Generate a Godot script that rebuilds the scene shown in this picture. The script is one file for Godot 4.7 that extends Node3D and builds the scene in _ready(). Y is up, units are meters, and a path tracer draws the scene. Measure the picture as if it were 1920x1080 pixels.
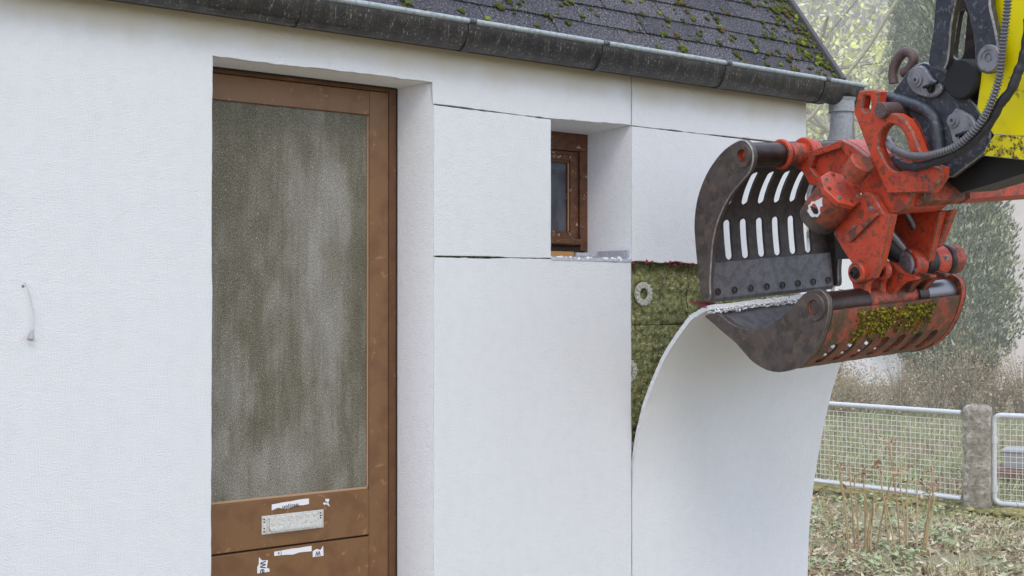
extends Node3D
# A small rendered house whose facade is being stripped by an excavator grapple.

class MB:
	var v := PackedVector3Array()
	var n := PackedVector3Array()
	var t := PackedVector2Array()
	var c := PackedColorArray()
	var col := Color(1, 1, 1)
	var e: MB = null            # chamfers, where paint has worn off
	func tri(a: Vector3, b: Vector3, d: Vector3, na: Vector3, nb: Vector3, nd: Vector3, ua := Vector2.ZERO, ub := Vector2.ZERO, ud := Vector2.ZERO) -> void:
		if (d - a).cross(b - a).dot(na + nb + nd) < 0.0:
			v.append(a); v.append(d); v.append(b); n.append(na); n.append(nd); n.append(nb); t.append(ua); t.append(ud); t.append(ub)
		else:
			v.append(a); v.append(b); v.append(d); n.append(na); n.append(nb); n.append(nd); t.append(ua); t.append(ub); t.append(ud)
		c.append(col); c.append(col); c.append(col)
	func quad(a: Vector3, b: Vector3, d: Vector3, e: Vector3, nn: Vector3) -> void:
		tri(a, b, d, nn, nn, nn); tri(a, d, e, nn, nn, nn)
	func quadn(a: Vector3, b: Vector3, d: Vector3, e: Vector3, na: Vector3, nb: Vector3, nd: Vector3, ne: Vector3) -> void:
		tri(a, b, d, na, nb, nd); tri(a, d, e, na, nd, ne)
	func flat(a: Vector3, b: Vector3, d: Vector3) -> void:
		var nn := (d - a).cross(b - a).normalized()
		tri(a, b, d, nn, nn, nn)
	func mesh(m: Material, into: ArrayMesh = null, with_color := false) -> ArrayMesh:
		if into == null:
			into = ArrayMesh.new()
		var a := []
		a.resize(Mesh.ARRAY_MAX)
		a[Mesh.ARRAY_VERTEX] = v
		a[Mesh.ARRAY_NORMAL] = n
		a[Mesh.ARRAY_TEX_UV] = t
		a[Mesh.ARRAY_TEX_UV2] = t
		if with_color:
			a[Mesh.ARRAY_COLOR] = c
		into.add_surface_from_arrays(Mesh.PRIMITIVE_TRIANGLES, a)
		into.surface_set_material(into.get_surface_count() - 1, m)
		return into

var rng := RandomNumberGenerator.new()
var used := {}
var M := {}
var wob := FastNoiseLite.new()

# ---------- naming ----------
func numbered(called: String, parent: Node) -> String:
	var key := str(parent.get_instance_id()) + called
	var k: int = used.get(key, 0)
	used[key] = k + 1
	return called if k == 0 else "%s_%03d" % [called, k]

func put(called: String, mesh: Mesh, parent: Node = self, m: Material = null) -> MeshInstance3D:
	var o := MeshInstance3D.new()
	o.name = numbered(called, parent)
	o.mesh = mesh
	if m:
		o.material_override = m
	parent.add_child(o, true)
	return o

func build(called: String, mb: MB, m: Material, parent: Node = self, colors := false) -> MeshInstance3D:
	var am := mb.mesh(m, null, colors)
	if mb.e and mb.e.v.size():
		mb.e.mesh(M.edge if m == M.orange or m == M.worn else M.edge_grey, am)
	return put(called, am, parent)

func base(called: String, at: Vector3 = Vector3.ZERO, b := Basis()) -> Node3D:
	var o := Node3D.new()
	o.name = numbered(called, self)
	o.transform = Transform3D(b, at)
	add_child(o, true)
	return o

func tag(o: Node, label: String, category := "", group := "", kind := "") -> Node:
	if label: o.set_meta("label", label)
	if category: o.set_meta("category", category)
	if group: o.set_meta("group", group)
	if kind: o.set_meta("kind", kind)
	return o

# ---------- shapes ----------
func v2(a: Array) -> PackedVector2Array:
	var r := PackedVector2Array()
	for i in range(0, a.size(), 2):
		r.append(Vector2(a[i], a[i + 1]))
	return r

func v3(a: Array) -> PackedVector3Array:
	var r := PackedVector3Array()
	for i in range(0, a.size(), 3):
		r.append(Vector3(a[i], a[i + 1], a[i + 2]))
	return r

func ccw(p: PackedVector2Array) -> PackedVector2Array:
	if Geometry2D.is_polygon_clockwise(p):
		p = p.duplicate(); p.reverse()
	return p

func smooth2(p: PackedVector2Array, closed: bool, steps := 4) -> PackedVector2Array:
	var r := PackedVector2Array()
	var k := p.size()
	for i in (k if closed else k - 1):
		var a: Vector2 = p[(i - 1 + k) % k] if closed or i > 0 else p[0]
		var b: Vector2 = p[i]
		var c: Vector2 = p[(i + 1) % k]
		var d: Vector2 = p[(i + 2) % k] if closed or i + 2 < k else p[k - 1]
		for j in steps:
			r.append(b.cubic_interpolate(c, a, d, float(j) / steps))
	if not closed:
		r.append(p[k - 1])
	return r

func smooth3(p: PackedVector3Array, steps := 6) -> PackedVector3Array:
	var r := PackedVector3Array()
	var k := p.size()
	for i in k - 1:
		var a: Vector3 = p[maxi(i - 1, 0)]
		var d: Vector3 = p[mini(i + 2, k - 1)]
		for j in steps:
			r.append(p[i].cubic_interpolate(p[i + 1], a, d, float(j) / steps))
	r.append(p[k - 1])
	return r

func inset(p: PackedVector2Array, b: float) -> PackedVector2Array:
	var r := PackedVector2Array()
	var k := p.size()
	for i in k:
		var d1 := (p[i] - p[(i - 1 + k) % k]).normalized()
		var d2 := (p[(i + 1) % k] - p[i]).normalized()
		var n1 := Vector2(-d1.y, d1.x)
		var n2 := Vector2(-d2.y, d2.x)
		var s := n1 + n2
		var l := maxf(s.length_squared(), 0.6)
		r.append(p[i] + s * (2.0 * b / l))
	return r

# outline (u, v) between w0 and w1, with holes and a chamfer, placed by t
func prism(mb: MB, outline: PackedVector2Array, w0: float, w1: float, bevel := 0.0, t := Transform3D(), holes: Array = []) -> void:
	var rings := [ccw(outline)]
	for h in holes:
		var q: PackedVector2Array = ccw(h).duplicate()
		q.reverse()
		rings.append(q)
	var caps := []
	for r in rings:
		caps.append(inset(r, bevel) if bevel > 0.0 else r)
	for ring in rings.size():
		var p: PackedVector2Array = rings[ring]
		var q: PackedVector2Array = caps[ring]
		var k := p.size()
		for i in k:
			var j := (i + 1) % k
			var d := (p[j] - p[i]).normalized()
			var nn := Vector2(d.y, -d.x)
			var dp := (p[i] - p[(i - 1 + k) % k]).normalized()
			var dn := (p[(j + 1) % k] - p[j]).normalized()
			var na := nn
			var nb := nn
			if dp.dot(d) > 0.8: na = (nn + Vector2(dp.y, -dp.x)).normalized()
			if dn.dot(d) > 0.8: nb = (nn + Vector2(dn.y, -dn.x)).normalized()
			var A := t.basis * Vector3(na.x, na.y, 0)
			var B := t.basis * Vector3(nb.x, nb.y, 0)
			var z := t.basis.z.normalized()
			mb.quadn(t * Vector3(p[i].x, p[i].y, w0 + bevel), t * Vector3(p[j].x, p[j].y, w0 + bevel), t * Vector3(p[j].x, p[j].y, w1 - bevel), t * Vector3(p[i].x, p[i].y, w1 - bevel), A, B, B, A)
			if bevel > 0.0:
				var lo1 := (A - z).normalized()
				var lo2 := (B - z).normalized()
				var em: MB = mb.e if mb.e else mb
				em.quadn(t * Vector3(p[i].x, p[i].y, w0 + bevel), t * Vector3(p[j].x, p[j].y, w0 + bevel), t * Vector3(q[j].x, q[j].y, w0), t * Vector3(q[i].x, q[i].y, w0), lo1, lo2, lo2, lo1)
				var h1 := (A + z).normalized()
				var h2 := (B + z).normalized()
				em.quadn(t * Vector3(p[i].x, p[i].y, w1 - bevel), t * Vector3(p[j].x, p[j].y, w1 - bevel), t * Vector3(q[j].x, q[j].y, w1), t * Vector3(q[i].x, q[i].y, w1), h1, h2, h2, h1)
	var poly: PackedVector2Array = caps[0].duplicate()
	for h in range(1, caps.size()):
		var hole: PackedVector2Array = caps[h]
		var bi := 0
		var bj := 0
		var best := 1e9
		for i in poly.size():
			for j in hole.size():
				var dd := poly[i].distance_squared_to(hole[j])
				if dd < best:
					best = dd; bi = i; bj = j
		var np := PackedVector2Array()
		for i in bi + 1: np.append(poly[i])
		for j in hole.size() + 1: np.append(hole[(bj + j) % hole.size()])
		for i in range(bi, poly.size()): np.append(poly[i])
		poly = np
	var idx := Geometry2D.triangulate_polygon(poly)
	if idx.is_empty():
		poly = rings[0]
		idx = Geometry2D.triangulate_polygon(poly)
	var zz := t.basis.z.normalized()
	for i in range(0, idx.size(), 3):
		var a := poly[idx[i]]
		var b := poly[idx[i + 1]]
		var c := poly[idx[i + 2]]
		mb.tri(t * Vector3(a.x, a.y, w0), t * Vector3(b.x, b.y, w0), t * Vector3(c.x, c.y, w0), -zz, -zz, -zz, a, b, c)
		mb.tri(t * Vector3(a.x, a.y, w1), t * Vector3(b.x, b.y, w1), t * Vector3(c.x, c.y, w1), zz, zz, zz, a, b, c)

func rect(x0: float, y0: float, x1: float, y1: float) -> PackedVector2Array:
	return PackedVector2Array([Vector2(x0, y0), Vector2(x1, y0), Vector2(x1, y1), Vector2(x0, y1)])

func box(mb: MB, lo: Vector3, hi: Vector3, bevel := 0.0, t := Transform3D()) -> void:
	prism(mb, rect(lo.x, lo.y, hi.x, hi.y), lo.z, hi.z, bevel, t)

func circle(c: Vector2, r: float, k := 20) -> PackedVector2Array:
	var p := PackedVector2Array()
	for i in k:
		p.append(c + Vector2.from_angle(TAU * i / k) * r)
	return p

func tube(mb: MB, path: PackedVector3Array, radius, sides := 10, caps := true) -> void:
	var k := path.size()
	var side := Vector3.ZERO
	var pr := []
	var pn := []
	var many: bool = radius is Array or radius is PackedFloat32Array
	for i in k:
		var d := (path[mini(i + 1, k - 1)] - path[maxi(i - 1, 0)]).normalized()
		if side == Vector3.ZERO:
			side = d.cross(Vector3.UP if absf(d.y) < 0.9 else Vector3.RIGHT).normalized()
		side = (side - d * side.dot(d)).normalized()
		var other := d.cross(side)
		var r: float = radius[i] if many else radius
		var slope := 0.0
		if many:
			var l := (path[mini(i + 1, k - 1)] - path[maxi(i - 1, 0)]).length()
			slope = (radius[mini(i + 1, k - 1)] - radius[maxi(i - 1, 0)]) / maxf(l, 1e-6)
		var ring := PackedVector3Array()
		var nor := PackedVector3Array()
		for s in sides:
			var a := TAU * s / sides
			var o := side * cos(a) + other * sin(a)
			ring.append(path[i] + o * r)
			nor.append((o - d * slope).normalized())
		pr.append(ring); pn.append(nor)
	for i in k - 1:
		for s in sides:
			var q := (s + 1) % sides
			mb.quadn(pr[i][s], pr[i][q], pr[i + 1][q], pr[i + 1][s], pn[i][s], pn[i][q], pn[i + 1][q], pn[i + 1][s])
	if caps:
		for e in [0, k - 1]:
			var d: Vector3 = (path[0] - path[1]).normalized() if e == 0 else (path[k - 1] - path[k - 2]).normalized()
			for s in sides:
				mb.tri(path[e], pr[e][s], pr[e][(s + 1) % sides], d, d, d)

# profile of (along, radius) round an axis; each band flat along the axis
func lathe(mb: MB, at: Vector3, axis: Vector3, prof: Array, sides := 24) -> void:
	var d := axis.normalized()
	var s := d.cross(Vector3.UP if absf(d.y) < 0.9 else Vector3.RIGHT).normalized()
	var o := d.cross(s)
	for i in range(0, prof.size() - 2, 2):
		var a0: float = prof[i]; var r0: float = prof[i + 1]
		var a1: float = prof[i + 2]; var r1: float = prof[i + 3]
		var seg := Vector2(a1 - a0, r1 - r0).normalized()
		for k in sides:
			var t0 := TAU * k / sides
			var t1 := TAU * (k + 1) / sides
			var u0 := s * cos(t0) + o * sin(t0)
			var u1 := s * cos(t1) + o * sin(t1)
			var n0 := (u0 * seg.x - d * seg.y)
			var n1 := (u1 * seg.x - d * seg.y)
			mb.quadn(at + d * a0 + u0 * r0, at + d * a0 + u1 * r0, at + d * a1 + u1 * r1, at + d * a1 + u0 * r1, n0, n1, n1, n0)

# a bent plate along a profile; left and right edges given per profile point, in the grapple's (x across, (z, y) profile) frame
func strip(mb: MB, prof: PackedVector2Array, i0: int, i1: int, l: Callable, r: Callable, thick: float) -> void:
	var nor := []
	for i in prof.size():
		var d := (prof[mini(i + 1, prof.size() - 1)] - prof[maxi(i - 1, 0)]).normalized()
		nor.append(Vector2(-d.y, d.x))
	var P := func(i: int, x: float, off: float) -> Vector3:
		var q: Vector2 = prof[i] + nor[i] * off
		return Vector3(x, q.y, q.x)
	for i in range(i0, i1):
		var l0: float = l.call(i); var l1: float = l.call(i + 1)
		var r0: float = r.call(i); var r1: float = r.call(i + 1)
		var na := Vector3(0, nor[i].y, nor[i].x)
		var nb := Vector3(0, nor[i + 1].y, nor[i + 1].x)
		mb.quadn(P.call(i, l0, thick), P.call(i, r0, thick), P.call(i + 1, r1, thick), P.call(i + 1, l1, thick), na, na, nb, nb)
		mb.quadn(P.call(i, l0, 0.0), P.call(i, r0, 0.0), P.call(i + 1, r1, 0.0), P.call(i + 1, l1, 0.0), -na, -na, -nb, -nb)
		mb.quad(P.call(i, l0, 0.0), P.call(i + 1, l1, 0.0), P.call(i + 1, l1, thick), P.call(i, l0, thick), Vector3.LEFT)
		mb.quad(P.call(i, r0, 0.0), P.call(i + 1, r1, 0.0), P.call(i + 1, r1, thick), P.call(i, r0, thick), Vector3.RIGHT)
	for e in [i0, i1]:
		var dd: Vector2 = prof[mini(e + 1, prof.size() - 1)] - prof[maxi(e - 1, 0)]
		var en := Vector3(0, dd.y, dd.x).normalized() * (-1.0 if e == i0 else 1.0)
		mb.quad(P.call(e, l.call(e), 0.0), P.call(e, r.call(e), 0.0), P.call(e, r.call(e), thick), P.call(e, l.call(e), thick), en)

# a sheet f(u, v) with thickness
func slab(mb: MB, nu: int, nv: int, f: Callable, thick: float) -> void:
	var p := []
	var q := []
	var nn := []
	for j in nv + 1:
		for i in nu + 1:
			p.append(f.call(float(i) / nu, float(j) / nv))
	for j in nv + 1:
		for i in nu + 1:
			var du: Vector3 = p[j * (nu + 1) + mini(i + 1, nu)] - p[j * (nu + 1) + maxi(i - 1, 0)]
			var dv: Vector3 = p[mini(j + 1, nv) * (nu + 1) + i] - p[maxi(j - 1, 0) * (nu + 1) + i]
			var m := du.cross(dv).normalized()
			nn.append(m)
			q.append(p[j * (nu + 1) + i] - m * thick)
	for j in nv:
		for i in nu:
			var a := j * (nu + 1) + i
			var b := a + 1
			var c := b + nu + 1
			var d := a + nu + 1
			mb.quadn(p[a], p[b], p[c], p[d], nn[a], nn[b], nn[c], nn[d])
			if thick > 0.0:
				mb.quadn(q[a], q[b], q[c], q[d], -nn[a], -nn[b], -nn[c], -nn[d])
	if thick > 0.0:
		for j in nv:
			for e in [0, nu]:
				var a := j * (nu + 1) + int(e)
				var d := a + nu + 1
				var s: Vector3 = nn[a].cross(p[d] - p[a]).normalized() * (1.0 if e == 0 else -1.0)
				mb.quad(p[a], p[d], q[d], q[a], s)
		for i in nu:
			for e in [0, nv]:
				var a := int(e) * (nu + 1) + i
				var s: Vector3 = (p[a + 1] - p[a]).cross(nn[a]).normalized() * (1.0 if e == 0 else -1.0)
				mb.quad(p[a], p[a + 1], q[a + 1], q[a], s)

# ---------- textures ----------
func grey(w: int, h: int, freq: float, sd: int, oct := 4, kind := FastNoiseLite.TYPE_SIMPLEX_SMOOTH) -> PackedByteArray:
	var f := FastNoiseLite.new()
	f.noise_type = kind
	f.seed = sd
	f.frequency = freq
	f.fractal_octaves = oct
	if kind == FastNoiseLite.TYPE_CELLULAR:
		f.cellular_return_type = FastNoiseLite.RETURN_DISTANCE
	var im := f.get_seamless_image(w, h)
	im.convert(Image.FORMAT_L8)
	return im.get_data()

# base colour, then layers [bytes, low, high, colour, strength]: the colour comes in where the bytes rise from low to high
func paint(w: int, h: int, c: Color, layers: Array, sx := 1, sy := 1) -> ImageTexture:
	var out := PackedByteArray()
	out.resize(w * h * 3)
	for k in w * h:
		out[k * 3] = int(c.r * 255); out[k * 3 + 1] = int(c.g * 255); out[k * 3 + 2] = int(c.b * 255)
	for l in layers:
		var b: PackedByteArray = l[0]
		var lo: float = l[1] * 255.0
		var hi: float = l[2] * 255.0
		var cr: float = l[3].r * 255.0
		var cg: float = l[3].g * 255.0
		var cb: float = l[3].b * 255.0
		var st: float = l[4]
		var masked: bool = l.size() > 5
		var mk: PackedByteArray = l[5] if masked else b
		for k in w * h:
			var a := clampf((b[k] - lo) / (hi - lo), 0.0, 1.0) * st
			if masked and a > 0.0: a *= clampf((mk[k] / 255.0 - l[6]) / 0.12, 0.0, 1.0)
			if a > 0.0:
				var q := k * 3
				out[q] = int(lerpf(out[q], cr, a)); out[q + 1] = int(lerpf(out[q + 1], cg, a)); out[q + 2] = int(lerpf(out[q + 2], cb, a))
	var im := Image.create_from_data(w, h, false, Image.FORMAT_RGB8, out)
	return ImageTexture.create_from_image(im)

func height_of(w: int, h: int, layers: Array) -> ImageTexture:
	var out := PackedByteArray()
	out.resize(w * h)
	for k in w * h:
		var s := 0.0
		for l in layers:
			s += l[0][k] * l[1]
		out[k] = clampi(int(s), 0, 255)
	return ImageTexture.create_from_image(Image.create_from_data(w, h, false, Image.FORMAT_L8, out))

func mat(c: Color, rough := 0.8, metal := 0.0, tex: Texture2D = null, tile := 1.0, world := true) -> StandardMaterial3D:
	var m := StandardMaterial3D.new()
	m.albedo_color = c
	m.roughness = rough
	m.metallic = metal
	if tex:
		m.albedo_texture = tex
		m.uv1_triplanar = true
		m.uv1_world_triplanar = world
		m.uv1_scale = Vector3.ONE / tile
	return m

func relief(m: StandardMaterial3D, tex: Texture2D, cm: float) -> StandardMaterial3D:
	m.heightmap_enabled = true
	m.heightmap_texture = tex
	m.heightmap_scale = cm
	return m

func rgb(r: int, g: int, b: int) -> Color:
	return Color(r / 255.0, g / 255.0, b / 255.0)

func materials() -> void:
	var W := Color(1, 1, 1)
	var S := 512
	var n_fine := grey(S, S, 0.11, 1, 3)
	var n_mid := grey(S, S, 0.03, 2, 4)
	var n_big := grey(S, S, 0.008, 3, 5)
	var n_cell := grey(S, S, 0.05, 4, 1, FastNoiseLite.TYPE_CELLULAR)
	var n_chip := grey(S, S, 0.035, 5, 5)
	var n_chip2 := grey(S, S, 0.07, 6, 3)
	var n_speck := grey(S, S, 0.22, 7, 2)
	var h_stucco := height_of(S, S, [[n_fine, 0.7], [n_mid, 0.3]])
	var n_soft_a := grey(S, S, 0.02, 9, 4)
	# white facade render, world 0.45 m a tile
	M.render = relief(mat(W, 0.95, 0.0, paint(S, S, rgb(208, 208, 211), [[n_big, 0.5, 0.95, rgb(203, 204, 208), 0.6], [n_fine, 0.55, 0.95, rgb(216, 216, 218), 0.6]]), 0.3), h_stucco, 0.27)
	M.render_back = relief(mat(W, 0.95, 0.0, paint(S, S, rgb(205, 200, 196), [[n_mid, 0.5, 0.8, rgb(185, 178, 172), 0.8]]), 0.3), h_stucco, 0.5)
	M.reveal = relief(mat(W, 0.95, 0.0, paint(S, S, rgb(228, 228, 232), [[n_mid, 0.5, 0.9, rgb(218, 218, 224), 0.6]]), 0.5), h_stucco, 0.18)  # lighter copy of the render, brightening the recesses by colour
	# beige stain with eave shade painted in below the gutter, mapped along the wall
	var stain_shade := PackedByteArray()
	stain_shade.resize(512 * 1024 * 4)
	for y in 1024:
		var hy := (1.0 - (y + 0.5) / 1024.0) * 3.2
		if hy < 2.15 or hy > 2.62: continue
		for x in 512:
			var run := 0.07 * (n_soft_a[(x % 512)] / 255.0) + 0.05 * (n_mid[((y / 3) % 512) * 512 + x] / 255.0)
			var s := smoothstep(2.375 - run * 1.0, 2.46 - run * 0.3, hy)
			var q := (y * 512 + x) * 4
			stain_shade[q] = 186; stain_shade[q + 1] = 172; stain_shade[q + 2] = 142
			stain_shade[q + 3] = int(255.0 * 0.8 * s)
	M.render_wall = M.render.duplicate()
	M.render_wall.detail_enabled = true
	M.render_wall.detail_albedo = ImageTexture.create_from_image(Image.create_from_data(512, 1024, false, Image.FORMAT_RGBA8, stain_shade))
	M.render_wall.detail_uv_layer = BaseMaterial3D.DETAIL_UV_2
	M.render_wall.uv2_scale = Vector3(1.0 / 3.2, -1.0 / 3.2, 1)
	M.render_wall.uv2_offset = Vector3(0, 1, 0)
	var wool := paint(S, S, rgb(112, 114, 68), [[n_mid, 0.35, 0.7, rgb(130, 132, 84), 0.9], [n_big, 0.5, 0.75, rgb(82, 78, 42), 0.8], [n_chip2, 0.62, 0.75, rgb(190, 188, 150), 0.9], [n_speck, 0.72, 0.82, rgb(225, 225, 205), 0.8], [n_chip, 0.62, 0.72, rgb(60, 56, 32), 0.8]])
	M.wool = relief(mat(W, 1.0, 0.0, wool, 0.5), height_of(S, S, [[n_fine, 0.6], [n_mid, 0.4]]), 0.9)
	M.insulation = mat(W, 1.0, 0.0, wool, 0.5)
	M.crumb = mat(rgb(228, 226, 228), 1.0)
	M.red_mesh = mat(rgb(128, 52, 58), 0.9)
	M.cut = mat(rgb(112, 82, 84), 1.0)
	M.dowel = relief(mat(W, 0.7, 0.0, paint(S, S, rgb(182, 182, 174), [[n_mid, 0.45, 0.75, rgb(138, 140, 116), 0.8]]), 0.2), h_stucco, 0.1)
	# wood
	var n_soft0 := grey(S, S, 0.014, 8, 4)
	var ws := paint(S, S, rgb(113, 79, 46), [[grey(S, S, 0.012, 11, 5), 0.45, 0.85, rgb(100, 64, 36), 0.8], [n_chip, 0.72, 0.8, rgb(160, 112, 76), 0.6, n_big, 0.5], [n_speck, 0.86, 0.92, rgb(196, 160, 130), 0.7, n_soft0, 0.55]])
	M.door_wood = relief(mat(W, 0.45, 0.0, ws, 0.7), height_of(S, S, [[n_mid, 0.6], [n_fine, 0.4]]), 0.05)
	M.wood_dark = mat(rgb(215, 202, 192), 0.6, 0.0, ws, 0.7)
	var old := paint(S, S, rgb(96, 60, 36), [[n_soft0, 0.45, 0.7, rgb(76, 46, 30), 0.9], [n_chip, 0.66, 0.72, rgb(190, 176, 160), 0.9, n_big, 0.58], [n_chip2, 0.72, 0.78, rgb(64, 44, 32), 0.7, n_soft0, 0.5]])
	M.window_wood = mat(W, 0.6, 0.0, old, 0.3)
	M.raw_wood = mat(rgb(170, 125, 70), 0.8)
	M.groove = mat(rgb(40, 26, 18), 0.9)
	M.gap = mat(rgb(52, 42, 36), 0.95)
	M.bead = mat(rgb(160, 128, 98), 0.7)
	# dirty patterned glass
	var tall := grey(S, S, 0.012, 21, 3)
	var streak := PackedByteArray()
	streak.resize(S * S)
	var sn := FastNoiseLite.new()
	sn.seed = 22; sn.frequency = 0.009; sn.fractal_octaves = 4
	var sp := FastNoiseLite.new()
	sp.seed = 23; sp.frequency = 0.12; sp.fractal_octaves = 2
	var grain := PackedByteArray()
	grain.resize(S * S)
	for y in S:
		for x in S:
			var U := x / 512.0
			var V := y / 512.0
			var s := 0.42 * sn.get_noise_2d(x * 1.2, y * 0.7) + 0.3 * sn.get_noise_2d(x * 6.0 + 900.0, y * 0.8)
			for b in [[0.62, 0.36, 0.16, 0.24, 0.5], [0.80, 0.22, 0.10, 0.12, 0.4], [0.45, 0.92, 0.3, 0.12, 0.5], [0.72, 0.62, 0.10, 0.2, 0.45], [0.15, 0.75, 0.13, 0.2, 0.3], [0.22, 0.22, 0.16, 0.2, -0.7], [0.94, 0.5, 0.07, 0.5, -0.4], [0.5, 0.06, 0.5, 0.08, -0.4], [0.36, 0.82, 0.10, 0.08, -0.5], [0.6, 0.74, 0.12, 0.06, -0.6], [0.3, 0.55, 0.10, 0.12, -0.35]]:
				s += b[4] * exp(-pow((U - b[0]) / b[2], 2.0) - pow((V - b[1]) / b[3], 2.0))
			streak[y * S + x] = clampi(int(124 + 128 * s), 0, 255)
			grain[y * S + x] = clampi(int(128 + 280 * sp.get_noise_2d(x * 3.6, y * 4.6)), 0, 255)
	var gt := paint(S, S, rgb(88, 82, 64), [[tall, 0.4, 0.75, rgb(122, 117, 104), 0.7], [streak, 0.42, 0.95, rgb(150, 147, 144), 0.8], [streak, 0.48, 0.1, rgb(66, 61, 38), 0.8], [grain, 0.5, 1.0, rgb(190, 186, 180), 0.5], [grain, 0.5, 0.0, rgb(48, 44, 32), 0.55], [n_speck, 0.84, 0.9, rgb(225, 225, 222), 0.8]])
	M.door_glass = StandardMaterial3D.new()
	M.door_glass.albedo_texture = gt
	M.door_glass.roughness = 0.55
	M.door_glass.uv1_scale = Vector3(1.6, -0.79, 1)
	M.door_glass.uv1_offset = Vector3(-2.6, 1.76, 0)
	relief(M.door_glass, height_of(S, S, [[grain, 1.0]]), 0.15)
	var wg := paint(S, S, rgb(74, 76, 84), [[grain, 0.45, 0.8, rgb(128, 132, 142), 0.8], [streak, 0.5, 0.2, rgb(48, 48, 54), 0.6]])
	M.window_glass = relief(mat(W, 0.35, 0.0, wg, 0.35), height_of(S, S, [[grain, 1.0]]), 0.15)
	# metals
	var zincgutter := paint(S, S, rgb(62, 61, 64), [[n_mid, 0.4, 0.75, rgb(48, 46, 47), 0.8], [n_soft0, 0.5, 0.8, rgb(88, 82, 76), 0.7], [n_chip2, 0.70, 0.76, rgb(176, 176, 172), 0.85, n_soft0, 0.40], [n_speck, 0.72, 0.82, rgb(198, 198, 196), 0.75, n_mid, 0.36]])
	M.gutter = relief(mat(W, 0.42, 0.25, zincgutter, 0.42), height_of(S, S, [[n_fine, 1.0]]), 0.06)
	M.zinc_bead = relief(mat(W, 0.45, 0.25, paint(S, S, rgb(152, 160, 162), [[n_chip, 0.55, 0.75, rgb(110, 114, 110), 0.8], [n_chip2, 0.7, 0.8, rgb(200, 206, 206), 0.8]]), 0.4), h_stucco, 0.05)
	M.pipe = relief(mat(W, 0.7, 0.0, paint(S, S, rgb(138, 140, 146), [[n_speck, 0.5, 0.8, rgb(176, 178, 184), 0.8], [n_mid, 0.55, 0.8, rgb(112, 112, 116), 0.7]]), 0.3), h_stucco, 0.1)
	M.sill = mat(W, 0.5, 0.2, paint(S, S, rgb(176, 178, 186), [[n_mid, 0.5, 0.8, rgb(205, 206, 212), 0.7]]), 0.3)
	M.alu = relief(mat(W, 0.4, 0.55, paint(S, S, rgb(214, 212, 208), [[n_mid, 0.45, 0.8, rgb(182, 178, 172), 0.8], [n_chip2, 0.7, 0.76, rgb(120, 112, 104), 0.7]]), 0.2), h_stucco, 0.04)
	M.sticker = mat(rgb(216, 214, 216), 0.7)
	M.ink = mat(rgb(40, 40, 58), 0.7)
	# roof
	var sh := paint(S, S, rgb(56, 55, 58), [[n_speck, 0.56, 0.72, rgb(140, 139, 143), 0.95], [n_mid, 0.55, 0.8, rgb(74, 72, 80), 0.7], [n_speck, 0.46, 0.32, rgb(40, 38, 44), 0.9], [n_big, 0.5, 0.8, rgb(98, 94, 96), 0.5]])
	M.shingle = relief(mat(W, 0.95, 0.0, sh, 1.1), height_of(S, S, [[n_speck, 1.0]]), 0.3)
	M.shingle_tones = []
	for tone in [rgb(236, 234, 238), rgb(255, 252, 255), rgb(216, 214, 222)]:
		var sm: StandardMaterial3D = M.shingle.duplicate()
		sm.albedo_color = tone
		M.shingle_tones.append(sm)
	M.verge = mat(W, 0.8, 0.0, paint(S, S, rgb(74, 70, 74), [[n_mid, 0.5, 0.8, rgb(96, 92, 94), 0.7]]), 0.4)
	M.moss = StandardMaterial3D.new()
	M.moss.roughness = 1.0
	M.moss.vertex_color_use_as_albedo = true
	# machine
	var dirt := rgb(92, 66, 56)
	var n_soft := grey(S, S, 0.014, 8, 4)
	var orange := paint(S, S, rgb(190, 66, 38), [[n_big, 0.45, 0.8, rgb(168, 52, 34), 0.7], [n_soft, 0.52, 0.8, rgb(204, 90, 58), 0.6], [n_soft, 0.62, 0.82, rgb(124, 62, 44), 0.6], [n_soft, 0.36, 0.16, rgb(150, 68, 44), 0.6], [n_big, 0.32, 0.2, rgb(92, 60, 48), 0.6], [n_chip, 0.55, 0.60, dirt, 0.9, n_big, 0.56], [n_chip2, 0.66, 0.70, rgb(70, 52, 46), 0.9, n_soft, 0.5], [n_chip2, 0.78, 0.82, rgb(74, 56, 50), 0.9], [n_speck, 0.88, 0.93, rgb(170, 150, 140), 0.6, n_mid, 0.45]])
	M.orange = relief(mat(W, 0.5, 0.0, orange, 0.42, false), height_of(S, S, [[n_mid, 0.5], [n_fine, 0.5]]), 0.06)
	var worn := paint(S, S, rgb(176, 72, 50), [[n_big, 0.42, 0.66, rgb(104, 66, 52), 0.85], [n_soft, 0.5, 0.66, rgb(76, 60, 50), 0.85], [n_mid, 0.6, 0.8, rgb(60, 50, 42), 0.7], [n_chip2, 0.72, 0.78, rgb(170, 120, 100), 0.6]])
	M.worn = relief(mat(W, 0.6, 0.1, worn, 0.4, false), height_of(S, S, [[n_mid, 0.6], [n_fine, 0.4]]), 0.12)
	var shellred := paint(S, S, rgb(84, 64, 48), [[n_soft, 0.48, 0.62, rgb(160, 66, 50), 0.85], [n_chip, 0.58, 0.68, rgb(172, 74, 58), 0.7], [n_big, 0.5, 0.7, rgb(64, 54, 38), 0.85], [n_chip2, 0.66, 0.74, rgb(96, 94, 40), 0.6]])
	M.shell_red = relief(mat(W, 0.65, 0.0, shellred, 0.42, false), height_of(S, S, [[n_mid, 0.6], [n_fine, 0.4]]), 0.15)
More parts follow.
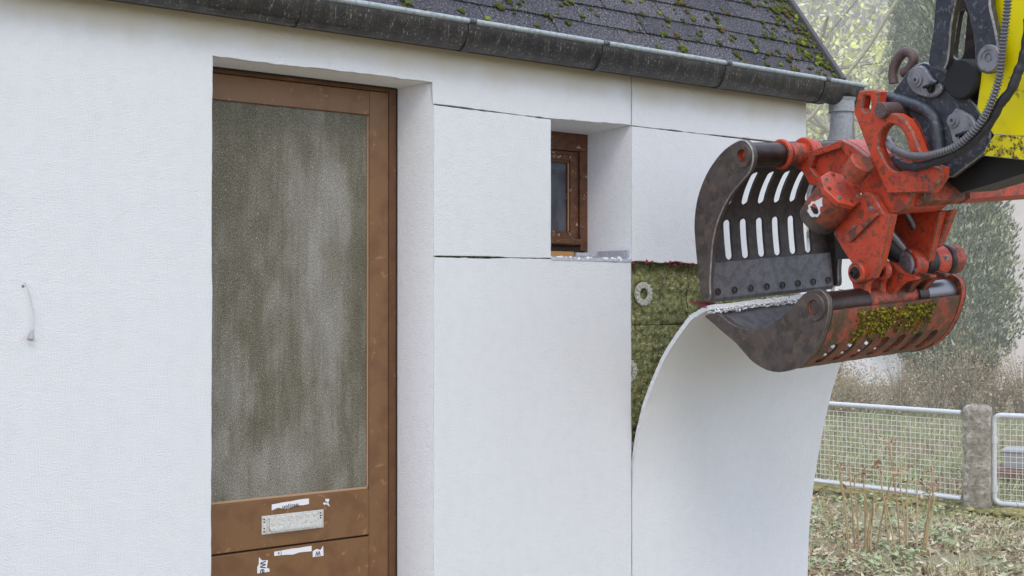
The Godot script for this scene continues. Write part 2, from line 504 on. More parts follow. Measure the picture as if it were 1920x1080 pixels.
	var steel := paint(S, S, rgb(86, 76, 72), [[n_big, 0.4, 0.7, rgb(68, 60, 58), 0.8], [n_soft, 0.5, 0.8, rgb(104, 88, 76), 0.8], [n_chip, 0.62, 0.76, rgb(58, 51, 49), 0.7, n_big, 0.45], [n_chip2, 0.74, 0.8, rgb(142, 128, 118), 0.6, n_soft, 0.5]])
	var plate_steel := paint(S, S, rgb(96, 95, 99), [[n_soft, 0.45, 0.7, rgb(76, 73, 77), 0.8], [n_chip, 0.6, 0.72, rgb(80, 76, 80), 0.7], [n_chip2, 0.74, 0.8, rgb(140, 138, 142), 0.6]])
	M.wear_steel = relief(mat(W, 0.5, 0.2, plate_steel, 0.35, false), h_stucco, 0.06)
	M.steel = relief(mat(W, 0.5, 0.35, steel, 0.4, false), height_of(S, S, [[n_mid, 0.7], [n_fine, 0.3]]), 0.08)
	M.dark_steel = relief(mat(rgb(200, 200, 208), 0.5, 0.3, steel, 0.3, false), h_stucco, 0.08)
	M.tube_steel = relief(mat(rgb(172, 160, 158), 0.38, 0.5, steel, 0.35, false), h_stucco, 0.06)
	M.edge = relief(mat(W, 0.5, 0.2, paint(S, S, rgb(150, 72, 48), [[n_soft, 0.42, 0.58, rgb(98, 70, 60), 0.95], [n_chip, 0.55, 0.66, rgb(132, 118, 110), 0.9], [n_mid, 0.62, 0.72, rgb(70, 56, 50), 0.9]]), 0.4, false), h_stucco, 0.06)
	M.edge_grey = relief(mat(W, 0.42, 0.35, paint(S, S, rgb(134, 130, 130), [[n_soft, 0.45, 0.65, rgb(96, 92, 94), 0.9], [n_chip, 0.58, 0.7, rgb(168, 166, 166), 0.8]]), 0.4, false), h_stucco, 0.06)
	M.polished = mat(rgb(120, 117, 122), 0.34, 0.7)
	var cp := paint(S, S, rgb(62, 64, 72), [[n_mid, 0.5, 0.75, rgb(50, 51, 58), 0.8], [n_chip, 0.64, 0.72, rgb(120, 122, 130), 0.6], [n_speck, 0.84, 0.9, rgb(196, 198, 204), 0.8], [n_big, 0.55, 0.8, rgb(76, 77, 84), 0.7]])
	M.coupler = relief(mat(W, 0.45, 0.15, cp, 0.4, false), h_stucco, 0.06)
	M.link = relief(mat(rgb(255, 255, 255), 0.32, 0.15, cp, 0.5, false), h_stucco, 0.04)
	M.cast = relief(mat(W, 0.45, 0.3, paint(S, S, rgb(140, 138, 144), [[n_soft, 0.4, 0.75, rgb(112, 110, 116), 0.8], [n_chip, 0.66, 0.8, rgb(88, 86, 90), 0.7, n_big, 0.5]]), 0.45, false), h_stucco, 0.05)
	M.black = mat(rgb(24, 23, 26), 0.55)
	M.rubber = mat(rgb(42, 41, 47), 0.5)
	M.conduit = mat(rgb(92, 91, 96), 0.28)
	M.rust = relief(mat(W, 0.6, 0.3, paint(S, S, rgb(104, 86, 84), [[n_mid, 0.45, 0.7, rgb(84, 66, 64), 0.8]]), 0.2, false), h_stucco, 0.1)
	var yl := paint(S, S, rgb(226, 208, 6), [[n_big, 0.5, 0.85, rgb(218, 204, 8), 0.7], [n_soft, 0.66, 0.85, rgb(206, 190, 30), 0.6], [n_chip, 0.7, 0.74, rgb(120, 108, 30), 0.7, n_big, 0.62]])
	M.yellow = mat(W, 0.32, 0.0, yl, 0.8, false)
	var yd := paint(S, S, rgb(214, 196, 14), [[n_soft, 0.5, 0.7, rgb(150, 134, 22), 0.8], [n_chip, 0.5, 0.6, rgb(58, 50, 26), 0.9, n_soft, 0.44], [n_chip2, 0.6, 0.7, rgb(74, 64, 26), 0.8, n_big, 0.45]])
	M.yellow_dirty = mat(W, 0.6, 0.0, yd, 0.25, false)
	# garden; ground, beige wall and bark paled to paint in haze
	M.galv = mat(W, 0.5, 0.2, paint(S, S, rgb(212, 214, 216), [[n_mid, 0.5, 0.8, rgb(188, 190, 190), 0.8], [n_chip2, 0.7, 0.78, rgb(150, 144, 130), 0.7]]), 0.3)
	M.wire = mat(rgb(228, 224, 214), 0.55, 0.05)
	M.concrete = relief(mat(W, 0.95, 0.0, paint(S, S, rgb(162, 154, 144), [[n_soft0, 0.45, 0.7, rgb(132, 124, 110), 0.8], [n_mid, 0.52, 0.7, rgb(122, 114, 92), 0.7], [n_soft0, 0.3, 0.22, rgb(196, 190, 182), 0.8], [n_chip, 0.62, 0.7, rgb(104, 96, 80), 0.7]]), 0.7), height_of(S, S, [[n_mid, 0.6], [n_soft0, 0.4]]), 0.8)
	M.kerb = relief(mat(W, 1.0, 0.0, paint(S, S, rgb(118, 112, 82), [[n_mid, 0.4, 0.7, rgb(122, 122, 60), 0.9], [n_chip, 0.58, 0.7, rgb(80, 70, 50), 0.8]]), 0.4), h_stucco, 1.0)
	M.ground = relief(mat(W, 1.0, 0.0, paint(S, S, rgb(168, 154, 130), [[n_mid, 0.45, 0.7, rgb(160, 160, 118), 0.9], [n_chip, 0.56, 0.68, rgb(164, 150, 126), 0.8], [n_chip2, 0.62, 0.74, rgb(88, 74, 56), 0.8]]), 0.9), height_of(S, S, [[n_mid, 0.5], [n_fine, 0.5]]), 3.0)
	M.beige = relief(mat(W, 0.95, 0.0, paint(S, S, rgb(218, 208, 202), [[n_big, 0.45, 0.8, rgb(206, 196, 190), 0.8]]), 3.0), h_stucco, 1.0)
	M.white_wall = mat(W, 0.9, 0.0, paint(S, S, rgb(240, 240, 242), [[n_big, 0.5, 0.8, rgb(228, 228, 232), 0.8]]), 3.0)
	M.bark = relief(mat(W, 1.0, 0.0, paint(S, S, rgb(178, 168, 144), [[n_mid, 0.45, 0.7, rgb(148, 138, 116), 0.8], [n_chip, 0.6, 0.7, rgb(164, 162, 124), 0.7]]), 0.6), h_stucco, 2.0)
	M.leaf = StandardMaterial3D.new()
	M.leaf.roughness = 0.8
	M.leaf.vertex_color_use_as_albedo = true
	M.leaf.backlight_enabled = true
	M.leaf.backlight = Color(0.5, 0.5, 0.4)
	M.blade = StandardMaterial3D.new()
	M.blade.roughness = 0.9
	M.blade.vertex_color_use_as_albedo = true

# ---------- house ----------
# outline through corner points; every edge is cut into short steps and jittered by its own amplitude
func cut_outline(pts: Array, amps: Array, step := 0.025) -> PackedVector2Array:
	var r := PackedVector2Array()
	for i in pts.size():
		var a: Vector2 = pts[i]
		var b: Vector2 = pts[(i + 1) % pts.size()]
		var amp: float = amps[i]
		var k := 1 if amp == 0.0 else maxi(1, int(a.distance_to(b) / step))
		var d := (b - a).normalized()
		var nn := Vector2(-d.y, d.x)
		for j in k:
			var p := a.lerp(b, float(j) / k)
			if j > 0:
				p += nn * amp * (0.8 * wob.get_noise_2d(p.x * 60.0, p.y * 60.0) + 0.6 * wob.get_noise_2d(p.x * 500.0 + 77.0, p.y * 500.0))
			r.append(p)
	return r

func panel(house: Node3D, pts: Array, amps: Array) -> MeshInstance3D:
	var mb := MB.new()
	prism(mb, cut_outline(pts, amps), -0.02, 0.0, 0.0015)
	# own coordinates along the wall for the stain and painted shade below the gutter
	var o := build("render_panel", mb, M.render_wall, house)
	return o

func make_house() -> void:
	var house := base("house")
	tag(house, "low white rendered house with brown front door and dark mossy shingle roof", "house")
	# white render panels between the saw cuts
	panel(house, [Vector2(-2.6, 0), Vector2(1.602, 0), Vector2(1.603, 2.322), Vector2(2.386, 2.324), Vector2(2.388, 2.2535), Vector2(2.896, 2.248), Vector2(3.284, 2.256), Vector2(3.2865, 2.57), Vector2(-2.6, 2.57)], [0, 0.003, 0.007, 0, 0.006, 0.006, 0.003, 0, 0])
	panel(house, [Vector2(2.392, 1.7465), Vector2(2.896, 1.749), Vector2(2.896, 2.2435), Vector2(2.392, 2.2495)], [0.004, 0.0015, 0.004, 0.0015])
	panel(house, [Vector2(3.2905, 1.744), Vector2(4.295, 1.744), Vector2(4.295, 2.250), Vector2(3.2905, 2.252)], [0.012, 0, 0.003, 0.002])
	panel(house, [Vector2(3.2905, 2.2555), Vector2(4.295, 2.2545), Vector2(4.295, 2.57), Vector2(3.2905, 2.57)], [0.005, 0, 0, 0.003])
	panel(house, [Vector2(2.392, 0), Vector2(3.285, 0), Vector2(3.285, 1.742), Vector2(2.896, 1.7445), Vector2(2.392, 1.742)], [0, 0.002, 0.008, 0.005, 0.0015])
	# insulation behind the render
	var ins := MB.new()
	for r in [[-2.6, 0.0, 1.58, 2.57], [1.58, 2.345, 2.41, 2.57], [2.41, 0.0, 2.87, 2.57], [2.87, 2.275, 3.31, 2.57], [2.87, 0.0, 3.31, 1.735], [3.31, 1.742, 4.28, 2.57]]:
		box(ins, Vector3(r[0], r[1], -0.26), Vector3(r[2], r[3], -0.0225))
	build("insulation", ins, M.insulation, house)
	# bared mineral wool boards where the render has been pulled off
	var bn := FastNoiseLite.new()
	bn.seed = 8; bn.frequency = 1.0; bn.fractal_octaves = 4
	for r in [[3.288, 1.505, 3.62, 1.75], [3.622, 1.51, 4.29, 1.75], [3.288, 1.105, 3.95, 1.502], [3.953, 1.105, 4.29, 1.507], [3.288, 0.0, 4.29, 1.102]]:
		var mb := MB.new()
		var f := func(u: float, v: float) -> Vector3:
			var x: float = lerpf(r[0], r[2], u)
			var y: float = lerpf(r[1], r[3], v)
			var e := minf(minf(u * (r[2] - r[0]), (1 - u) * (r[2] - r[0])), minf(v * (r[3] - r[1]), (1 - v) * (r[3] - r[1])))
			var big := bn.get_noise_2d(x * 9.0, y * 9.0)
			var top := smoothstep(1.52, 1.7, y)
			var z := -0.034 + 0.006 * bn.get_noise_2d(x * 45.0, y * 45.0) + (0.005 + 0.018 * top) * big - 0.005 * smoothstep(0.012, 0.0, e)
			z += 0.0024 * sin(y * 165.0 + 5.0 * big) * (1.0 - top) + 0.0025 * sin(x * 210.0 + 2.0 * big) * (1.0 - top)
			return Vector3(x, y, minf(z, -0.021))
		slab(mb, int((r[2] - r[0]) / 0.009), int((r[3] - r[1]) / 0.009), f, 0.03)
		build("insulation_board", mb, M.wool, house)
	# dowel plates: a ring with slits
	for d in [[3.373, 1.622, 0.0], [3.292, 1.332, 0.1], [3.30, 1.02, 0.6], [3.62, 0.75, 0.2]]:
		var mb := MB.new()
		var at := Vector3(d[0], d[1], -0.028)
		lathe(mb, at, Vector3(0, 0, 1), [0.0, 0.046, 0.006, 0.043, 0.006, 0.023, 0.0, 0.022], 28)
		for k in 14:
			var a: float = d[2] + TAU * k / 14
			box(mb, Vector3(0.025, -0.0024, 0.0), Vector3(0.045, 0.0024, 0.009), 0.0008, Transform3D(Basis(Vector3(0, 0, 1), a), at))
		build("dowel_plate", mb, M.dowel, house)
	# frayed lower edge of the panel above the bared boards
	rng.seed = 4
	var fray := MB.new()
	for k in 130:
		var x := rng.randf_range(3.29, 4.27)
		if absf(x - 3.43) < 0.03: continue
		var w := rng.randf_range(0.002, 0.008)
		var y := 1.743 + rng.randf_range(-0.008, 0.006)
		box(fray, Vector3(-w, -0.004, -0.006), Vector3(w, rng.randf_range(-0.001, 0.004), 0.004), 0.0, Transform3D(Basis(Vector3(0, 0, 1), rng.randf_range(-0.6, 0.6)), Vector3(x, y, -0.006 + rng.randf_range(-0.01, 0.008))))
	tag(build("torn_mesh", fray, M.red_mesh, house), "reddish torn edge of reinforcing mesh", "", "", "stuff")
	var crumbs := MB.new()
	for k in 60:
		var x := rng.randf_range(2.9, 3.285)
		var s := rng.randf_range(0.002, 0.007)
		box(crumbs, Vector3(-s, -s * 0.6, -s), Vector3(s, s * 0.6, s), 0.0, Transform3D(Basis.from_euler(Vector3(rng.randf(), rng.randf(), rng.randf()) * 3.0), Vector3(x, 1.7475 + rng.randf_range(0.0, 0.006), rng.randf_range(-0.06, 0.003))))
	tag(build("crumbs", crumbs, M.crumb, house), "", "", "", "stuff")
	# solid body behind
	var body := MB.new()
	box(body, Vector3(-2.6, 0, -4.2), Vector3(4.279, 2.52, -0.32))
	build("wall", body, M.render_back, house)
	var gable := MB.new()
	prism(gable, PackedVector2Array([Vector2(0.0, 0.0), Vector2(4.2, 0.0), Vector2(4.2, 2.52), Vector2(2.1, 5.36), Vector2(0.0, 2.52)]), 4.2805, 4.294, 0.0, Transform3D(Basis(Vector3(0, 0, -1), Vector3(0, 1, 0), Vector3(1, 0, 0)), Vector3(0, 0, -0.021)))
	build("gable_wall", gable, M.render, house)
	# reveals
	var rv := MB.new()
	prism(rv, PackedVector2Array([Vector2(2.3895, -0.0015), Vector2(2.41, -0.021), Vector2(2.41, -0.24), Vector2(2.366, -0.24), Vector2(2.350, -0.162)]), 0.0, 2.3238, 0.0, Transform3D(Basis(Vector3(1, 0, 0), Vector3(0, 0, 1), Vector3(0, 1, 0)), Vector3.ZERO))
	build("door_reveal", rv, M.reveal, house)
	rv = MB.new()
	box(rv, Vector3(1.579, 0.0, -0.24), Vector3(1.6005, 2.322, -0.0215))
	build("door_reveal", rv, M.reveal, house)
	rv = MB.new()
	prism(rv, PackedVector2Array([Vector2(-0.0015, 2.3255), Vector2(-0.021, 2.345), Vector2(-0.24, 2.345), Vector2(-0.24, 2.322), Vector2(-0.15, 2.3215)]), 1.6006, 2.3885, 0.0, Transform3D(Basis(Vector3(0, 0, 1), Vector3(0, 1, 0), Vector3(1, 0, 0)), Vector3.ZERO))
	build("door_reveal", rv, M.reveal, house)
	rv = MB.new()
	prism(rv, PackedVector2Array([Vector2(3.2855, -0.0025), Vector2(3.31, -0.0215), Vector2(3.31, -0.3), Vector2(3.279, -0.3), Vector2(3.279, -0.2)]), 1.737, 2.2535, 0.0, Transform3D(Basis(Vector3(1, 0, 0), Vector3(0, 0, 1), Vector3(0, 1, 0)), Vector3.ZERO))
	build("window_reveal", rv, M.reveal, house)
	rv = MB.new()
	box(rv, Vector3(2.872, 1.737, -0.3), Vector3(2.8945, 2.25, -0.0215))
	build("window_reveal", rv, M.reveal, house)
	rv = MB.new()
	prism(rv, PackedVector2Array([Vector2(-0.0015, 2.2565), Vector2(-0.021, 2.275), Vector2(-0.3, 2.275), Vector2(-0.3, 2.246), Vector2(-0.24, 2.244)]), 2.8946, 3.2852, 0.0, Transform3D(Basis(Vector3(0, 0, 1), Vector3(0, 1, 0), Vector3(1, 0, 0)), Vector3.ZERO))
	build("window_reveal", rv, M.reveal, house)
	make_door(house)
	make_window(house)
	make_roof(house)

func lettered(paper: PackedVector2Array, words: String, size: float, turn: float, at: Vector2, z: float) -> ArrayMesh:
	var mb := MB.new()
	prism(mb, paper, z, z + 0.0006)
	var am := mb.mesh(M.sticker)
	var tm := TextMesh.new()
	var f := SystemFont.new()
	f.font_names = PackedStringArray(["Droid Sans"])
	f.font_weight = 700
	tm.font = f
	tm.text = words
	tm.font_size = 64
	tm.pixel_size = size / 64.0
	tm.depth = 0.0004
	var xf := Transform3D(Basis(Vector3(0, 0, 1), turn), Vector3(at.x, at.y, z + 0.0009))
	var st := SurfaceTool.new()
	st.begin(Mesh.PRIMITIVE_TRIANGLES)
	st.append_from(tm, 0, xf)
	st.set_material(M.ink)
	return st.commit(am)

func torn(x0: float, y0: float, x1: float, y1: float, sd: int, slant := 0.0) -> PackedVector2Array:
	rng.seed = sd
	var p := PackedVector2Array()
	for i in 7:
		p.append(Vector2(lerpf(x0, x1, i / 6.0), y0 + slant * i / 6.0 + rng.randf_range(0.0, 0.35) * (y1 - y0)))
	for i in 7:
		p.append(Vector2(lerpf(x1, x0, i / 6.0), y1 + slant * (6 - i) / 6.0 + rng.randf_range(-0.12, 0.0) * (y1 - y0)))
	return p

func make_door(house: Node3D) -> void:
	var door := Node3D.new()
	door.name = "door"
	house.add_child(door, true)
	var z := -0.16
	var mb := MB.new()
	# frame round the leaf, rougher and darker towards the wall
	box(mb, Vector3(2.318, 0.0, -0.23), Vector3(2.3485, 2.319, -0.163), 0.003)
	box(mb, Vector3(1.601, 2.304, -0.23), Vector3(2.318, 2.319, -0.165), 0.002)
	box(mb, Vector3(1.601, 0.0, -0.23), Vector3(1.62, 2.304, -0.164), 0.002)
	build("frame", mb, M.wood_dark, door)
	mb = MB.new()
	box(mb, Vector3(2.3472, 0.0, -0.175), Vector3(2.3515, 2.3205, -0.1595), 0.001)
	box(mb, Vector3(1.6015, 2.316, -0.175), Vector3(2.3445, 2.3215, -0.157), 0.001)
	build("gap", mb, M.gap, door)
	# leaf
	mb = MB.new()
	box(mb, Vector3(2.2395, 0.0, -0.2), Vector3(2.314, 2.302, z), 0.002)
	build("stile", mb, M.door_wood, door)
	mb = MB.new()
	box(mb, Vector3(1.6205, 0.0, -0.2), Vector3(1.640, 2.302, z), 0.002)
	build("stile", mb, M.door_wood, door)
	mb = MB.new()
	box(mb, Vector3(1.640, 2.2205, -0.2), Vector3(2.2395, 2.3019, z - 0.001), 0.002)
	build("top_rail", mb, M.door_wood, door)
	mb = MB.new()
	box(mb, Vector3(1.640, 0.8135, -0.2), Vector3(2.2395, 0.9655, z - 0.001), 0.002)
	build("middle_rail", mb, M.door_wood, door)
	mb = MB.new()
	box(mb, Vector3(1.640, 0.05, -0.2), Vector3(2.2395, 0.8075, z - 0.001), 0.002)
	build("lower_panel", mb, M.door_wood, door)
	mb = MB.new()
	box(mb, Vector3(1.640, 0.806, -0.198), Vector3(2.24, 0.815, z - 0.012))
	build("groove", mb, M.groove, door)
	mb = MB.new()
	box(mb, Vector3(1.640, 0.9655, -0.19), Vector3(2.2365, 0.9735, z - 0.004), 0.002)
	box(mb, Vector3(2.2345, 0.9735, -0.19), Vector3(2.2392, 2.2185, z - 0.005), 0.001)
	build("glazing_bead", mb, M.bead, door)
	# glass
	mb = MB.new()
	box(mb, Vector3(1.640, 0.9705, -0.185), Vector3(2.237, 2.2215, -0.171))
	build("pane", mb, M.door_glass, door)
	# letter plate
	mb = MB.new()
	box(mb, Vector3(1.843, 0.8565, z - 0.002), Vector3(2.065, 0.9155, z + 0.004), 0.0015)
	box(mb, Vector3(1.868, 0.8655, z + 0.004), Vector3(2.040, 0.909, z + 0.0075), 0.0015)
	prism(mb, PackedVector2Array([Vector2(z + 0.0075, 0.866), Vector2(z + 0.018, 0.8665), Vector2(z + 0.018, 0.8705), Vector2(z + 0.0075, 0.878)]), 1.868, 2.040, 0.001, Transform3D(Basis(Vector3(0, 0, 1), Vector3(0, 1, 0), Vector3(1, 0, 0)), Vector3.ZERO))
	var am := mb.mesh(M.alu)
	mb = MB.new()
	for s in [[1.851, 0.905], [1.851, 0.896], [1.851, 0.876], [1.851, 0.866], [2.053, 0.906], [2.053, 0.897], [2.053, 0.890]]:
		lathe(mb, Vector3(s[0], s[1], z + 0.0035), Vector3(0, 0, 1), [0.0, 0.0028, 0.0014, 0.0026, 0.0014, 0.0], 8)
	mb.mesh(M.groove, am)
	put("letterbox", am, door)
	# torn paper stickers with scraps of print
	var zs := z + 0.0002
	put("sticker", lettered(torn(1.879, 0.928, 2.012, 0.9515, 31, 0.006), "uoljzan", 0.017, 0.05, Vector2(1.945, 0.9385), zs), door)
	put("sticker", lettered(PackedVector2Array([Vector2(2.063, 0.936), Vector2(2.070, 0.928), Vector2(2.0745, 0.932), Vector2(2.090, 0.921), Vector2(2.083, 0.935), Vector2(2.088, 0.947), Vector2(2.072, 0.949), Vector2(2.073, 0.939)]), "Y", 0.014, 0.9, Vector2(2.0765, 0.937), zs), door)
	put("sticker", lettered(torn(1.888, 0.779, 2.022, 0.799, 33, 0.004), "o j", 0.012, 0.05, Vector2(1.907, 0.7925), zs), door)
	put("sticker", lettered(PackedVector2Array([Vector2(2.026, 0.764), Vector2(2.066, 0.764), Vector2(2.064, 0.797), Vector2(2.055, 0.784), Vector2(2.040, 0.789), Vector2(2.026, 0.783)]), "W", 0.021, PI, Vector2(2.045, 0.7735), zs), door)
	put("sticker", lettered(PackedVector2Array([Vector2(1.829, 0.737), Vector2(1.872, 0.737), Vector2(1.871, 0.747), Vector2(1.862, 0.750), Vector2(1.866, 0.774), Vector2(1.845, 0.776), Vector2(1.835, 0.788), Vector2(1.834, 0.765), Vector2(1.829, 0.757)]), "We", 0.026, -PI / 2, Vector2(1.848, 0.754), zs), door)

func make_window(house: Node3D) -> void:
	var win := Node3D.new()
	win.name = "window"
	house.add_child(win, true)
	var mb := MB.new()
	box(mb, Vector3(2.896, 2.176, -0.275), Vector3(3.278, 2.2445, -0.24), 0.002)
	build("frame_board", mb, M.window_wood, win)
	mb = MB.new()
	box(mb, Vector3(3.2405, 1.79, -0.275), Vector3(3.2785, 2.176, -0.241), 0.002)
	build("frame_board", mb, M.window_wood, win)
	mb = MB.new()
	box(mb, Vector3(2.896, 1.772, -0.275), Vector3(3.2405, 1.806, -0.246), 0.002)
	build("frame_board", mb, M.gap, win)
	mb = MB.new()
	prism(mb, rect(2.91, 1.808, 3.2385, 2.1745), -0.272, -0.250, 0.003, Transform3D(), [rect(2.96, 1.865, 3.184, 2.128)])
	prism(mb, rect(2.925, 1.82, 3.224, 2.160), -0.2505, -0.243, 0.003, Transform3D(), [rect(2.956, 1.850, 3.193, 2.138)])
	build("sash", mb, M.window_wood, win)
	mb = MB.new()
	box(mb, Vector3(2.95, 1.855, -0.268), Vector3(3.192, 2.136, -0.2615))
	build("pane", mb, M.window_glass, win)
	mb = MB.new()
	box(mb, Vector3(3.1845, 1.865, -0.2605), Vector3(3.1885, 2.128, -0.248), 0.001)
	build("glazing_bead", mb, M.bead, win)
	# weather bar of the sash
	mb = MB.new()
	box(mb, Vector3(2.91, 1.812, -0.243), Vector3(3.236, 1.834, -0.226), 0.004)
	build("weather_bar", mb, M.window_wood, win)
	# sill: raw wood block, metal sheet with an upstand
	mb = MB.new()
	box(mb, Vector3(2.896, 1.751, -0.24), Vector3(3.165, 1.783, -0.19), 0.002)
	build("sill_block", mb, M.raw_wood, win)
	mb = MB.new()
	prism(mb, PackedVector2Array([Vector2(-0.19, 1.7445), Vector2(0.002, 1.7415), Vector2(0.002, 1.752), Vector2(-0.19, 1.765)]), 2.8955, 3.2845, 0.001, Transform3D(Basis(Vector3(0, 0, 1), Vector3(0, 1, 0), Vector3(1, 0, 0)), Vector3.ZERO))
	box(mb, Vector3(3.170, 1.764, -0.238), Vector3(3.2785, 1.780, -0.18), 0.002)
	box(mb, Vector3(3.2735, 1.752, -0.18), Vector3(3.2788, 1.786, -0.008), 0.001)
	build("sill", mb, M.sill, win)

func roof_at(x: float, v: float, off := 0.0) -> Vector3:
	var ud := Vector3(0, 0.395, -0.29).normalized()
	var nn := Vector3(0, 0.29, 0.395).normalized()
	return Vector3(x, 2.536, 0.08) + ud * v + nn * off

func make_roof(house: Node3D) -> void:
	var roof := Node3D.new()
	roof.name = "roof"
	house.add_child(roof, true)
	var ud := Vector3(0, 0.395, -0.29).normalized()
	var nn := Vector3(0, 0.29, 0.395).normalized()
	var bs := Basis(Vector3(1, 0, 0), ud, nn)
	var mb := MB.new()
	box(mb, Vector3(-2.7, 0.0, -0.06), Vector3(4.425, 3.55, -0.012), 0.0, Transform3D(bs, Vector3(0, 2.536, 0.08)))
	build("roof_deck", mb, M.shingle, roof)
	mb = MB.new()
	box(mb, Vector3(-2.7, -0.0, -0.06), Vector3(4.425, 3.55, -0.012), 0.0, Transform3D(Basis(Vector3(1, 0, 0), Vector3(0, 0.395, 0.29).normalized(), Vector3(0, 0.29, -0.395).normalized()), Vector3(0, 2.536, -4.30)))
	build("roof_deck", mb, M.shingle, roof)
	# shingles, one mesh in three variants
	var tabs := []
	for k in 3:
		mb = MB.new()
		rng.seed = 40 + k
		var j := func() -> float: return rng.randf_range(-0.0022, 0.0022)
		prism(mb, PackedVector2Array([Vector2(0.003 + j.call(), j.call()), Vector2(0.11, j.call()), Vector2(0.21, j.call()), Vector2(0.312 + j.call(), j.call()), Vector2(0.312 + j.call(), 0.116), Vector2(0.003 + j.call(), 0.116)]), 0.0, 0.007, 0.001)
		tabs.append(mb.mesh(M.shingle_tones[k]))
	rng.seed = 50
	for r in 9:
		var x0 := 0.03 + (0.0 if r % 2 == 0 else 0.155)
		var v0 := -0.022 + r * 0.105
		var k := 0
		while true:
			var x := x0 + k * 0.315
			k += 1
			if x < 1.4: continue
			if x > 4.40: break
			var s := 1.0 if x + 0.315 < 4.41 else (4.41 - x) / 0.315
			var o := put("shingle", tabs[rng.randi() % 3], roof)
			o.transform = Transform3D(Basis(bs.x * s, bs.y.rotated(bs.x, -0.062), bs.z.rotated(bs.x, -0.062)), roof_at(x, v0, -0.0035 + rng.randf_range(-0.0008, 0.0012)))
	# verge board and flashing at the right end
	mb = MB.new()
	box(mb, Vector3(4.408, -0.01, -0.10), Vector3(4.436, 3.55, 0.020), 0.003, Transform3D(bs, Vector3(0, 2.536, 0.08)))
	build("verge_board", mb, M.verge, roof)
	# gutter
	var gutter := Node3D.new()
	gutter.name = "gutter"
	house.add_child(gutter, true)
	var prof := PackedVector2Array()
	for i in 13:
		var a := PI * i / 12.0
		prof.append(Vector2(0.068 - 0.052 * cos(a), 2.516 - 0.088 * sin(a)))
	mb = MB.new()
	for i in 12:
		var a := prof[i]
		var b := prof[i + 1]
		var na := Vector3(0, a.y - 2.516, (a.x - 0.068)).normalized()
		var nb := Vector3(0, b.y - 2.516, (b.x - 0.068)).normalized()
		var x := -2.7
		mb.quadn(Vector3(x, a.y, a.x), Vector3(x, b.y, b.x), Vector3(4.53, b.y, b.x), Vector3(4.53, a.y, a.x), na, nb, nb, na)
		mb.quadn(Vector3(x, a.y, a.x) - na * 0.002, Vector3(x, b.y, b.x) - nb * 0.002, Vector3(4.53, b.y, b.x) - nb * 0.002, Vector3(4.53, a.y, a.x) - na * 0.002, -na, -nb, -nb, -na)
	prism(mb, prof, 4.5295, 4.532, 0.0, Transform3D(Basis(Vector3(0, 0, 1), Vector3(0, 1, 0), Vector3(1, 0, 0)), Vector3.ZERO))
	build("trough", mb, M.gutter, gutter)
	mb = MB.new()
	tube(mb, PackedVector3Array([Vector3(-2.7, 2.517, 0.1205), Vector3(1.0, 2.517, 0.1205), Vector3(4.534, 2.517, 0.1205)]), 0.0095, 12)
	build("bead", mb, M.zinc_bead, gutter)
	for bx in [0.62, 1.235, 1.85, 2.461, 3.048, 3.684, 4.28]:
		mb = MB.new()
		for i in 12:
			var a := prof[i]
			var b := prof[i + 1]
			var na := Vector3(0, a.y - 2.516, (a.x - 0.068)).normalized()
			var nb := Vector3(0, b.y - 2.516, (b.x - 0.068)).normalized()
			var t := 0.0045
			for e in [-0.013, 0.013]:
				mb.quad(Vector3(bx + e, a.y, a.x), Vector3(bx + e, b.y, b.x), Vector3(bx + e, b.y, b.x) + nb * t, Vector3(bx + e, a.y, a.x) + na * t, Vector3(signf(e), 0, 0))
			mb.quadn(Vector3(bx - 0.013, a.y, a.x) + na * t, Vector3(bx - 0.013, b.y, b.x) + nb * t, Vector3(bx + 0.013, b.y, b.x) + nb * t, Vector3(bx + 0.013, a.y, a.x) + na * t, na, nb, nb, na)
		tube(mb, PackedVector3Array([Vector3(bx - 0.013, 2.517, 0.1205), Vector3(bx + 0.013, 2.517, 0.1205)]), 0.0118, 12)
		build("bracket", mb, M.gutter, gutter)
	mb = MB.new()
	box(mb, Vector3(-2.7, 2.44, -0.02), Vector3(4.40, 2.533, 0.0135), 0.0)
	build("fascia", mb, M.verge, house)
	mb = MB.new()
	var pp := smooth3(PackedVector3Array([Vector3(4.447, 2.46, 0.066), Vector3(4.447, 2.35, 0.062), Vector3(4.445, 2.28, 0.050), Vector3(4.43, 2.21, 0.010), Vector3(4.39, 2.12, -0.07), Vector3(4.362, 2.02, -0.14), Vector3(4.36, 1.9, -0.17), Vector3(4.36, 1.0, -0.17), Vector3(4.36, 0.0, -0.17)]), 6)
	tube(mb, pp, 0.046, 18)
	lathe(mb, Vector3(4.447, 2.40, 0.064), Vector3(0, 1, 0), [0.0, 0.050, 0.0, 0.0545, 0.045, 0.0545, 0.06, 0.062])
	build("downpipe", mb, M.pipe, house)

func clump(sd: int, flatten: float) -> MB:
	var mb := MB.new()
	var f := FastNoiseLite.new()
	f.seed = sd; f.frequency = 1.9; f.fractal_octaves = 4
	var k := 9
	var g := func(i: int, j: int) -> Vector3:
		var a := TAU * (i % 12) / 12.0
		var e := (PI * 0.5 + 0.25) * j / k
		var d := Vector3(sin(e) * cos(a), cos(e), sin(e) * sin(a))
		return d * (1.0 + 1.0 * f.get_noise_3dv(d * 2.0)) * Vector3(1, flatten, 1)
	for j in k:
		for i in 12:
			var P := [g.call(i, j), g.call(i + 1, j), g.call(i + 1, j + 1), g.call(i, j + 1)]
			mb.quadn(P[0], P[1], P[2], P[3], P[0].normalized(), P[1].normalized(), P[2].normalized(), P[3].normalized())
	return mb

